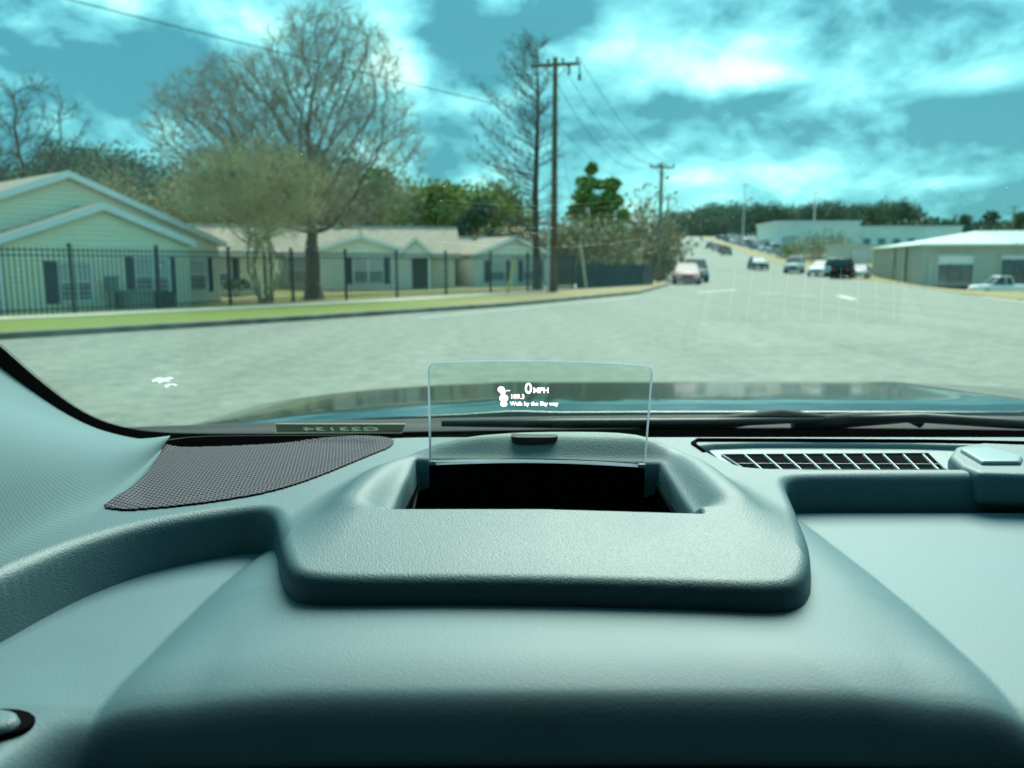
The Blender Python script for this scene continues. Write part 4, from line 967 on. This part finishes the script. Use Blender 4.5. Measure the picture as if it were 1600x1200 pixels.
T_poly = smooth_poly(pz(TRAY), 2)
def upper_z(X, Y):
    dR = sdf(X, Y, R_poly); dU = sdf(X, Y, U_poly); dO = sdf(X, Y, O_poly)
    t = sstep(0.0, 0.062, -dR)
    z = hood_z(X, Y)*(1 - t) + base_z(X, Y)*t
    side = sstep(.515, .545, Y)
    z = z - side*.013*(1 - sstep(0.0, .026, -dO))*sstep(-.035, -.002, dR)
    z = z + .0035*np.exp(-((-dO - .035)/.012)**2)*side*(dO < 0)
    # rounded lip along the front outline, softer on the hood
    rl = np.where(np.abs(X - .015) < .16, .0075, .010)
    z = z - rounded(dU, rl)
    z = np.where(dO > -.004, np.minimum(z, z - rounded(-dO, .004)), z)
    dT = sdf(X, Y, T_poly); z = z - np.where(dT > -.003, np.where(dT < 0, 0*dT, .011*sstep(0, .009, dT)), 0)
    return z, dU, dO
GR = [(172, 806), (260, 800), (360, 786), (440, 768), (510, 740), (570, 712), (620, 690), (600, 676), (440, 676), (260, 678), (190, 715), (150, 780)]
gp2 = smooth_poly(pz([(u, v, 1.2215) for u, v in GR]), 2)
_upper = upper_z
def upper_z(X, Y, cut=True):
    z, a, b = _upper(X, Y)
    return (z - .007*sstep(.001, .004, sdf(X, Y, gp2)) if cut else z), a, b
def grid(x0, x1, y0, y1, st):
    return np.meshgrid(np.arange(x0, x1 + st/2, st), np.arange(y0, y1 + st/2, st))
dash = thing('dashboard', 'grey teal leather grained dashboard with a raised hood round the display glass', 'dashboard', (0, .6, 1.2))
def dpart(name, me, **k):
    o = link(name, me, dash, **k); o.matrix_parent_inverse = Matrix.Translation((0, -.6, -1.2)); return o
def dbuild(mb, name, m, bevel=0.0, smooth=False, parent=None):
    o = link(name, mb.mesh(name, m, smooth), parent or dash, bevel)
    if parent is None: o.matrix_parent_inverse = Matrix.Translation((0, -.6, -1.2))
    return o
X, Y = grid(-.56, .80, .34, .88, .0015)
Z, dU, dO = upper_z(X, Y)
ye = .846 - .062*sstep(-.08, -.33, X)
Z = Z - rounded(ye - Y, .008)
dpart('upper_pad', grid_mesh('upper_pad', X, Y, Z, M['pad'], (dU > -.012) & (dO < .0016) & (Y < ye + .006)))

# lower cover: flat side panels and a swelling over the instruments, valley creases between
CL = pz([(428, 850, ZS), (385, 884, ZS), (330, 930, ZS), (230, 1030, ZS), (150, 1110, ZS), (60, 1200, ZS), (-60, 1330, ZS)])
CRr = pz([(1222, 790, ZS), (1240, 806, ZS), (1300, 852, ZS), (1400, 930, ZS), (1500, 1018, ZS), (1600, 1115, ZS), (1740, 1260, ZS)])
C_poly = smooth_poly([(CL[0][0], .75)] + CL, 1, False) + smooth_poly(list(reversed(CRr)) + [(CRr[0][0], .75)], 1, False)
X, Y = grid(-.62, .85, .22, .66, .0021)
dC = sdf(X, Y, C_poly)
Z = ZS - .12*np.maximum(0, .36 - Y) + (ZC - ZS + .0)*(1 - np.exp(-np.clip(dC, 0, 1)/.030)) + .10*(np.minimum(Y, .46) - .43)*sstep(0, .05, dC)
yf = .329 - .10*(X - .03)**2*sstep(0, .2, np.abs(X - .03))
cen = sstep(-.030, .012, dC)
dy = np.maximum(0, yf + .060 - Y)
Z = Z - cen*dy**2*4.5 - cen*60*np.maximum(0, yf + .030 - Y)**2
dpart('instrument_cover', grid_mesh('instrument_cover', X, Y, Z, M['cover'], sdf(X, Y, U_poly) < .014))
# black disc standing in for the shaded gap round the lower left vent knob
ring = MB(); c0 = at_z(-14, 1135, 1.188)
def rdisc(rx, cx, cy, zs): return [[(c0.x + cx + k*rx*math.cos(a), c0.y + cy + k*rx*.62*math.sin(a), c0.z + dz) for a in np.linspace(0, 6.283, 40, endpoint=False)] for k, dz in zs]
ring.loft(rdisc(.0195, 0, 0, ((1, -.012), (1, .0012), (.96, .002)))); dbuild(ring, 'vent_dark_fill', M['void'], smooth=False)
ring = MB(); ring.loft(rdisc(.0165, -.002, -.003, ((1, -.012), (1, .002), (.93, .0045), (.8, .0055)))); dbuild(ring, 'vent_knob', M['pad'], smooth=True)

# speaker grille in the corner
X, Y = grid(-.52, -.06, .52, .95, .0022)
dG = sdf(X, Y, gp2); Z, _, _ = upper_z(X, Y, False)
Zg = Z + .0016 - .004*sstep(.03, 0.0, dG)*0 - .003*sstep(.012, .03, dG)
ye = .846 - .062*sstep(-.08, -.33, X)
dpart('speaker_grille', grid_mesh('speaker_grille', X, Y, Zg, M['grille'], (dG > 0) & (Y < ye + .01)))
sm = MB(); ring_pts = [Vector((x, y, 0)) for x, y in gp2]
Zp, _, _ = upper_z(np.array([[p.x for p in ring_pts]]), np.array([[p.y for p in ring_pts]]), False)
sm.tube([(p.x, p.y, Zp[0, i] + .0006) for i, p in enumerate(ring_pts)], .0012, 6); dbuild(sm, 'grille_seam', M['black'], smooth=True)

# display opening: black well and block
ox0, ox1 = at_z(672, 722, 1.238).x, at_z(1006, 726, 1.238).x
well = MB(); well.box(((ox0+ox1)/2, .60, 1.165), (.30, .22, .01)); well.box(((ox0+ox1)/2 - .135, .60, 1.19), (.01, .22, .04)); well.box(((ox0+ox1)/2 + .135, .60, 1.19), (.01, .22, .04)); well.box(((ox0+ox1)/2, .495, 1.19), (.27, .008, .05)); well.box(((ox0+ox1)/2, .672, 1.19), (.21, .008, .05)); well.box(((ox0+ox1)/2 - .102, .60, 1.192), (.006, .19, .05)); well.box(((ox0+ox1)/2 + .102, .60, 1.192), (.006, .19, .05)); dbuild(well, 'display_well', M['void'])
for sx in (-1, 1):
    ck = MB(); xx = (ox0+ox1)/2 + sx*((ox1-ox0)/2 + .008); ck.box((xx, .60, 1.2), (.004, .008, .006)); dbuild(ck, 'hinge_clip', M['trim'], bevel=.002)
# small sunlight sensor slot behind the glass
sl = MB(); s0 = at_z(835, 686, 1.250); s0.z = float(upper_z(np.array([[s0.x]]), np.array([[s0.y]]))[0][0, 0]) + .001
sl.loft([[(s0.x + a_*.5*k*math.copysign(abs(math.cos(t))**.4, math.cos(t)), s0.y + .0105*k*math.copysign(abs(math.sin(t))**.6, math.sin(t)), s0.z + dz) for t in np.linspace(0, 6.283, 40, endpoint=False)] for a_, k, dz in ((.040, 1, -.006), (.040, 1, -.0006), (.040, .9, -.0004))]); dbuild(sl, 'sensor_slot', M['black'], smooth=False)

# defroster tray, vent and vanes
def on_tray(u, v, z=1.2135): return at_z(u, v, z)
tp = [on_tray(*q) for q in ((1085, 682), (1640, 690), (1660, 736), (1180, 736), (1130, 722))]
tr = MB(); tr.prism([(p.x, p.y, 1.2125) for p in tp], (0, 0, -.002))
vo = [on_tray(*q, 1.2135) for q in ((1128, 711), (1450, 709), (1478, 735), (1190, 735), (1160, 732))]
dbuild(tr, 'vent_tray', M['trim'])
tg = MB(); tg.tube([at_z(u, v, 1.2195) for u, v in ((1100, 706), (1082, 692), (1090, 687), (1250, 687.5), (1450, 689), (1640, 692.5))], .0019, 8); dbuild(tg, 'tray_shadow_strip', M['void'], smooth=True)  # black tube standing in for the shadow under the tray's back lip
vh = MB(); vh.prism([(p.x, p.y, 1.2129) for p in vo], (0, 0, -.0002)); dbuild(vh, 'vent_dark_fill', M['void'])  # flat black sheet standing in for the shade inside the vent
vr = MB(); loop = [(p.x, p.y, 1.2136) for p in vo]; vr.tube(loop + [loop[0]], .0012, 6); dbuild(vr, 'vent_rim', M['trim'], smooth=True)
for k in range(10):
    u0 = 1163 + k*31.0; a = on_tray(u0, 710.5, 1.2142); b = on_tray(u0 + 28 - k*.4, 735, 1.2142)
    vn = MB(); d = b - a; vn.box(((a+b)/2), (d.length, .0011, .0022), math.atan2(d.y, d.x)); dbuild(vn, 'vane', M['vane'])
a = on_tray(1152, 725, 1.2136); b = on_tray(1470, 726, 1.2136); d = b - a
vn = MB(); vn.box((a+b)/2, (d.length, .0012, .0016), math.atan2(d.y, d.x)); dbuild(vn, 'cross_bar', M['trim'])
# raised sensor pod at the far right
pod = MB(); pc = [at_z(*q, 1.224) for q in ((1482, 712), (1492, 698), (1530, 692), (1680, 698), (1700, 745), (1530, 740), (1500, 728))]
pod.prism([(p.x, p.y, 1.2250) for p in pc], (0, 0, -.03)); dbuild(pod, 'sensor_pod', M['pad'], bevel=.006)
cap = MB(); pc = [at_z(*q, 1.2325) for q in ((1500, 694), (1545, 691), (1600, 706), (1596, 714), (1535, 714))]
cap.prism([(p.x, p.y, 1.2290) for p in pc], (0, 0, -.012)); dbuild(cap, 'sensor_cap', M['silver'], bevel=.003)
# black rim of the instrument panel below the cover, and the bulkhead
ip = MB(); ip.box((.03, .36, 1.10), (.8, .05, .14)); dbuild(ip, 'instrument_panel', M['void'])
bh = MB(); bh.box((.2, .66, 1.02), (1.5, .5, .2)); dbuild(bh, 'bulkhead', M['void'])

# ------------------------------------------------------------------ head-up display
hd = thing('head_up_display', 'clear upright display glass with glowing readout rising from the dashboard well', 'display', ((ox0+ox1)/2, .632, 1.24))
HI = Matrix.Translation(-Vector(hd.location))
def hbuild(mb, name, m, bevel=0.0, smooth=False):
    o = link(name, mb.mesh(name, m, smooth), hd, bevel); o.matrix_parent_inverse = HI; return o
HY = .632
def hp(u, v, dy=0.0):
    p = at_y(u, v, HY); bow = .006*(1 - ((u - 844)/176)**2)      # slight bow away from the driver
    k = (HY + bow + dy)/HY; return EYE + (p - EYE)*1.0 + Vector((0, bow + dy, 0))
outl = [(672, 722), (671, 650), (669, 580), (671, 572), (677, 568), (720, 567), (780, 566), (844, 566.5), (910, 568), (965, 570), (1010, 573), (1017, 576), (1019, 584), (1014, 650), (1008, 728), (950, 726), (900, 724.5), (844, 723.5), (780, 722.5), (720, 722)]
g = MB(); nO = len(outl)
fr_ = [hp(u, v, 0) for u, v in outl]; bk = [hp(u, v, .0032) for u, v in outl]
# pane faces as strips
cen_f = [hp(844, 640, 0)]; g.add(fr_ + cen_f, [(i, (i+1) % nO, nO) for i in range(nO)])
hbuild(g, 'glass_panel', M['hudglass'])
ed = MB(); mid_ = [(a + b)/2 for a, b in zip(fr_, bk)]; ed.tube(mid_ + [mid_[0]], .0009, 8); hbuild(ed, 'glass_edge_glint', M['edge'], smooth=True)  # pale colour imitates light piped through the rim of the glass
bl = MB(); fb = []
for k in range(13):
    u = 671 + (1007 - 671)*k/12; v = 725 + 4*(k/12) - 3.0*math.sin(math.pi*k/12); fb.append(hp(u, v, -.002))
bl.loft([[(p.x, p.y, p.z) for p in fb], [(p.x, p.y - .003, 1.17) for p in fb], [(p.x, p.y + .012, 1.17) for p in fb], [(p.x, p.y + .012, p.z) for p in fb]] , cap=False, closed=False)
bl.loft([[(p.x, p.y + .012, p.z) for p in fb], [(p.x, p.y, p.z) for p in fb]], cap=False, closed=False)
hbuild(bl, 'display_base', M['void'])
bt = MB(); bt.tube([p + Vector((0, -.0012, .0004)) for p in fb], .0009, 6); hbuild(bt, 'base_trim', M['edge'], smooth=True)
for u in (676, 1002):
    c = MB(); p = hp(u, 722 if u < 800 else 727, -.003); c.box(p, (.006, .004, .0035)); hbuild(c, 'clip', M['silver'], bevel=.0008)
def text_mesh(s, size, name, m, mirror=False):
    cu = bpy.data.curves.new(name, 'FONT'); cu.body = s; cu.size = size; cu.extrude = size*.02; cu.offset = size*.012 if m is M['glow'] else 0
    o = bpy.data.objects.new(name, cu); COL.objects.link(o); dg = bpy.context.evaluated_depsgraph_get(); dg.update()
    me = bpy.data.meshes.new_from_object(o.evaluated_get(dg)); bpy.data.objects.remove(o)
    if mirror:
        for v in me.vertices: v.co.x = -v.co.x
        me.flip_normals()
    me.name = name; me.materials.clear(); me.materials.append(m); return me
PXH = HY/F*1.01
def hud_text(s, u, v, hpx, bold=0.0):
    me = text_mesh(s, hpx*PXH*1.38, 'readout', M['glow'])
    o = link('readout', me, hd); o.matrix_parent_inverse = HI; p = hp(u, v, -.0012); o.location = p; o.rotation_euler = (R(90), 0, 0)
    if bold:
        md = o.modifiers.new('solid', 'SOLIDIFY'); md.thickness = .0002
    return o
o = hud_text('0', 820, 616, 17); o.scale = (1.0, 1, 1)
hud_text('MPH', 833, 615.5, 9); hud_text('--', 790, 614, 8); hud_text('109.3', 797, 624.5, 7.5); hud_text('Walk by the Sky way', 797, 635, 6.5)
ic = MB()
def disc(u, v, ru, rv, n=16):
    c = hp(u, v, -.0012); ic.add([(c.x + ru*PXH*math.cos(6.283*k/n), c.y, c.z + rv*PXH*math.sin(6.283*k/n)) for k in range(n)], [tuple(range(n))])
disc(783, 610, 5.5, 5); disc(785.5, 614, 4, 4.5); disc(787, 623.5, 7, 6); disc(787, 632.5, 5.5, 4.5); hbuild(ic, 'icon', M['glow'])

# ------------------------------------------------------------------ windshield
WO, WS = Vector((0, .92, 1.205)), Vector((0, -.848, .53)).normalized(); WN = Vector((0, WS.z, -WS.y))  # plane origin, slope, outward normal
ws = thing('windshield', 'large sloping clear windshield with black dotted border above the dashboard', 'windshield', WO)
WI = Matrix.Translation(-WO)
def wbuild(mb, name, m, smooth=False, kind=None):
    o = link(name, mb.mesh(name, m, smooth), ws, kind=kind); o.matrix_parent_inverse = WI; return o
def wpt(u, v, lift=0.0):
    return at_plane(u, v, WO + WN*lift, WN)
g = MB(); corners = [WO + Vector((x, 0, 0)) + WS*s for x, s in ((-.75, -.06), (1.25, -.06), (1.15, .60), (-.62, .60))]
g.prism(corners, WN*.005); wbuild(g, 'glass', M['windshield'])
FC = [(-260, 300), (-160, 400), (-80, 476), (0, 541), (50, 586), (100, 626), (145, 653), (190, 668), (240, 676), (330, 678.5), (500, 677.5), (700, 674), (900, 671), (1100, 669), (1300, 669), (1500, 671), (1700, 675), (1900, 680)]
FCs = smooth_poly(FC, 2, False)
inner = [wpt(u, v, -.002) for u, v in FCs]
def fnorm(i):
    a, b = inner[max(0, i-1)], inner[min(len(inner)-1, i+1)]; t = (b - a).normalized(); return t.cross(WN).normalized()
sgn = 1 if (fnorm(len(inner)//2).dot(WS) < 0) else -1
outer = [p + fnorm(i)*sgn*.07 for i, p in enumerate(inner)]
fr = MB(); fr.loft([inner, outer, [p - WN*.001 for p in outer], [p - WN*.001 for p in inner], inner], cap=False, closed=False); wbuild(fr, 'black_border', M['frit'])
# dots fading from the border
dots = MB(); cum = [0]
for i in range(1, len(inner)): cum.append(cum[-1] + (inner[i] - inner[i-1]).length)
s = 0.0; row = 0
while s < cum[-1]:
    i = max(1, int(np.searchsorted(cum, s))); i = min(i, len(inner)-1); f = (s - cum[i-1])/(cum[i] - cum[i-1] + 1e-9); p = inner[i-1].lerp(inner[i], f); n_ = fnorm(i)*sgn; t_ = n_.cross(WN)
    for k, r_ in enumerate((.00105, .0008)):
        c = p - n_*(.0006 + k*.0024) + t_*(.0011*(k % 2)); dots.add([c + (n_*math.cos(a) + t_*math.sin(a))*r_ for a in np.linspace(0, 6.283, 8, endpoint=False)], [tuple(range(8))])
    s += .0026
wbuild(dots, 'border_dots', M['frit'], kind='stuff')
# white residue scraps and dust specks on the glass
sc = MB()
def flake(u, v, pts_):
    sc.prism([wpt(u + x, v + y, -.0015) for x, y in pts_], -WN*.0004)
flake(255, 593, [(-18, 0), (-8, -4), (2, -3), (12, -5), (17, -2), (8, 1), (12, 3), (0, 3), (-6, 6), (-10, 2), (-17, 4)])
flake(267, 602, [(-11, 0), (-4, -3), (6, -3), (11, -1), (8, 1), (2, -1), (-4, 1), (-3, 3), (-8, 3)])
wbuild(sc, 'residue', M['scrap'])
M['dust'] = translucent('pale_dust', (0.55, 0.58, 0.54))
du = MB()
for _ in range(130):
    u, v = random.uniform(150, 1600), random.gauss(400, 110)
    if not 60 < v < 640: continue
    p = wpt(u, v, -.0012); r_ = random.choice((.00022, .0003, .0003, .00045)); n_ = 5
    du.add([p + (Vector((1, 0, 0))*math.cos(6.283*k/n_) + WS*math.sin(6.283*k/n_))*r_ for k in range(n_)], [tuple(range(n_))])
wbuild(du, 'dust', M['dust'], kind='stuff')
# sticker with mirrored lettering low on the glass
M['sticker'] = glass_mat('dark_green_film', (0.42, 0.50, 0.44), 0.1); M['ink'] = translucent('pale_ink', (0.98, 0.97, 0.90))
stk = MB(); stk.prism([wpt(u, v, -.0035) for u, v in ((431, 676), (430, 662), (634, 662.5), (628, 676.5))], WN*.0005); st = wbuild(stk, 'sticker', M['sticker'])
ol = MB(); ol.tube([wpt(u, v, -.0036) for u, v in ((431, 676), (430, 662), (634, 662.5), (628, 676.5), (431, 676))], .0005, 5); o = link('sticker_border', ol.mesh('sticker_border', M['ink']), st)
me = text_mesh('G23134', .0150, 'lettering', M['ink'], True); o = link('lettering', me, st)
base = wpt(594, 672.6, -.0042); wid = (wpt(594, 668, 0) - wpt(477, 668, 0)).length; cw = max(v.co.x for v in me.vertices) - min(v.co.x for v in me.vertices)
rot = Matrix((Vector((1, 0, 0)), WS, Vector((0, 0, 0)))).transposed()
m4 = Matrix.Translation(base) @ Matrix(((1*wid/cw, 0, 0, 0), (0, WS.y, WN.y, 0), (0, WS.z, WN.z, 0), (0, 0, 0, 1)))
o.matrix_world = m4; o.matrix_parent_inverse = Matrix.Identity(4)
me.transform(m4); o.matrix_basis = Matrix.Identity(4); o.matrix_parent_inverse = Matrix.Identity(4)

# ------------------------------------------------------------------ hood of our car, cowl, wipers
hc = .40
X, Y = np.meshgrid(np.linspace(-.62, 1.42, 120), np.linspace(1.165, 2.15, 110))
Z = 1.190 - .078*.03*np.log1p(np.exp((Y - 1.23)/.03)) - .25*np.maximum(0, Y - 1.62)**2 - .042*(np.abs(X - hc)/.9)**3.6
Z += .003*np.exp(-((np.abs(X - hc) - .40)/.05)**2) - .006*sstep(1.25, 1.165, Y)**1.6
Z -= np.maximum(0, np.abs(X - hc) - .93)**1.5*2.2
hood = link('car_hood', grid_mesh('car_hood', X, Y, Z, M['paint'])); tag(hood, 'dark glossy hood of our own car beyond the windshield', 'car hood')
sd = hood.modifiers.new('solid', 'SOLIDIFY'); sd.thickness = .02; sd.offset = -1
cw_ = thing('cowl', 'black plastic cowl strip between windshield foot and hood', 'cowl', (.3, 1.0, 1.12))
CI = Matrix.Translation((-.3, -1.0, -1.12))
X, Y = np.meshgrid(np.linspace(-.7, 1.4, 80), np.linspace(.955, 1.20, 40))
Z = 1.186 + .003*np.sin((Y - .93)*60) - .02*np.abs((X - hc))**2 - .02*sstep(1.13, 1.19, Y)
o = link('panel', grid_mesh('panel', X, Y, Z, M['cowl']), cw_); o.matrix_parent_inverse = CI
for x in (-.06, .05, .26):
    b_ = MB(); b_.loft([[(x + r_*math.cos(a), 1.0 + r_*math.sin(a), 1.182 + dz) for a in np.linspace(0, 6.283, 12, endpoint=False)] for r_, dz in ((.007, 0), (.007, .004), (.004, .007))]); o = link('clip', b_.mesh('clip', M['black']), cw_); o.matrix_parent_inverse = CI
def wiper(label, pts_, blade):
    t = thing('wiper', label, 'wiper', pts_[0], 0, 'windshield wipers'); I = Matrix.Translation(-Vector(pts_[0]))
    a = MB(); a.tube(pts_, [.012, .010, .007, .006][:len(pts_)], 8); o = link('arm', a.mesh('arm', M['cowl'], True), t); o.matrix_parent_inverse = I
    b = MB(); b.tube(blade, [.004] + [.007]*(len(blade)-2) + [.003], 6); o = link('blade', b.mesh('blade', M['satin'], True), t); o.matrix_parent_inverse = I
def cp_(u, v, y): return at_y(u, v, y)
wiper('nearer wiper whose humped arm crosses the middle of the cowl', [cp_(1000, 668, 1.0), cp_(1120, 662, 1.0), cp_(1220, 647, 1.0), cp_(1290, 655, 1.0)], [cp_(690, 662, .98), cp_(900, 662, .98), cp_(1100, 661, .98), cp_(1285, 656, .99)])
wiper('right hand wiper with a second pivot on the cowl', [cp_(1240, 666, 1.0), cp_(1330, 656, 1.0), cp_(1420, 652, 1.0), cp_(1440, 662, 1.0)], [cp_(1330, 654, .99), cp_(1440, 653, .99), cp_(1580, 662, .98), cp_(1720, 672, .97)])

# ------------------------------------------------------------------ cabin: left pillar trim and an unseen dark shell added to block light from behind
cb = thing('car_cabin', 'grey fabric pillar trim left of the dashboard and unseen dark cabin shell behind', 'car cabin', (-.45, .7, 1.2))
CBI = Matrix.Translation((.45, -.7, -1.2))
def cbuild(name, me, bevel=0.0):
    o = link(name, me, cb, bevel); o.matrix_parent_inverse = CBI; return o
up_px = smooth_poly([(-300, 300), (-160, 440), (-80, 507), (0, 574), (47, 609), (95, 642), (142, 667), (190, 681), (228, 687), (247, 692), (254, 697)], 2, False)
lo_px = smooth_poly([(-300, 1110), (-160, 1020), (-80, 962), (0, 904), (60, 862), (112, 832), (160, 806), (208, 760), (242, 718), (252, 702)], 2, False)
def resample(pts, n):
    a = np.array(pts); c = np.concatenate([[0], np.cumsum(np.linalg.norm(np.diff(a, axis=0), axis=1))]); t = np.linspace(0, c[-1], n)
    return list(zip(np.interp(t, c, a[:, 0]), np.interp(t, c, a[:, 1])))
up_px = resample(up_px, 60); lo_px = resample(lo_px, 60)
nS = len(up_px); rows = []
nT = 26
for k in range(nT):
    t = k/(nT - 1); row = []
    for i in range(nS):
        a = wpt(*up_px[i], -.012); b = at_z(*lo_px[i], 1.224)
        f = min(1, t/.86); p = a.lerp(b, f)
        nrm = (b - a).cross(Vector((0, 1, .2))).normalized(); nrm = nrm if nrm.x > 0 else -nrm
        size = (b - a).length
        p = p + Vector((.5, -.2, .6)).normalized()*(math.sin(math.pi*f**1.5)**2*.10*size)
        if t > .86:   # rolled edge tucked down beside the pad
            q = (t - .86)/.14; p = b + Vector((-.012*q, .006*q, -.035*q))
        row.append(p)
    rows.append(row)
mb = MB(); mb.loft(rows, cap=False, closed=False); o = cbuild('pillar_trim', mb.mesh('pillar_trim', M['fabric'], True))
def shell(name, c, d, m=None):
    b = MB(); b.box(c, d); return cbuild(name, b.mesh(name, m or M['lining']))
rl = MB(); rl.loft([[(x, y, z) for y, z in ((-2.05, 1.68), (-.1, 1.68), (.18, 1.63), (.40, 1.552), (.41, 1.565), (.2, 1.66), (-.1, 1.73), (-2.05, 1.73))] for x in (-.66, 1.36)])
cbuild('unseen_roof_lining', rl.mesh('unseen_roof_lining', M['lining']))  # unseen header, brought forward to keep sky light off the dash lips
shell('rear_wall', (.35, -2.0, 1.25), (1.9, .05, .9))
shell('cabin_floor', (.35, -.7, .45), (1.9, 2.7, .05))
shell('door_panel', (-.60, -.75, .82), (.05, 2.5, .76))
shell('door_panel', (1.30, -.75, .82), (.05, 2.5, .76))
shell('door_pillar', (-.60, -.9, 1.44), (.05, .18, .5)); shell('door_pillar', (1.30, -.9, 1.44), (.05, .18, .5))
M['tinted'] = glass_mat('light_blocking_glass', (0.07, 0.09, 0.085), 0.5)  # near black tint added to keep side light out of the cabin
shell('unseen_side_window', (-.60, -.58, 1.44), (.006, 2.72, .48), M['tinted']); shell('unseen_side_window', (1.30, -.58, 1.44), (.006, 2.72, .48), M['tinted'])
shell('front_seat', (.0, -.55, 1.05), (.55, .2, .8)); shell('front_seat', (.75, -.55, 1.05), (.55, .2, .8))
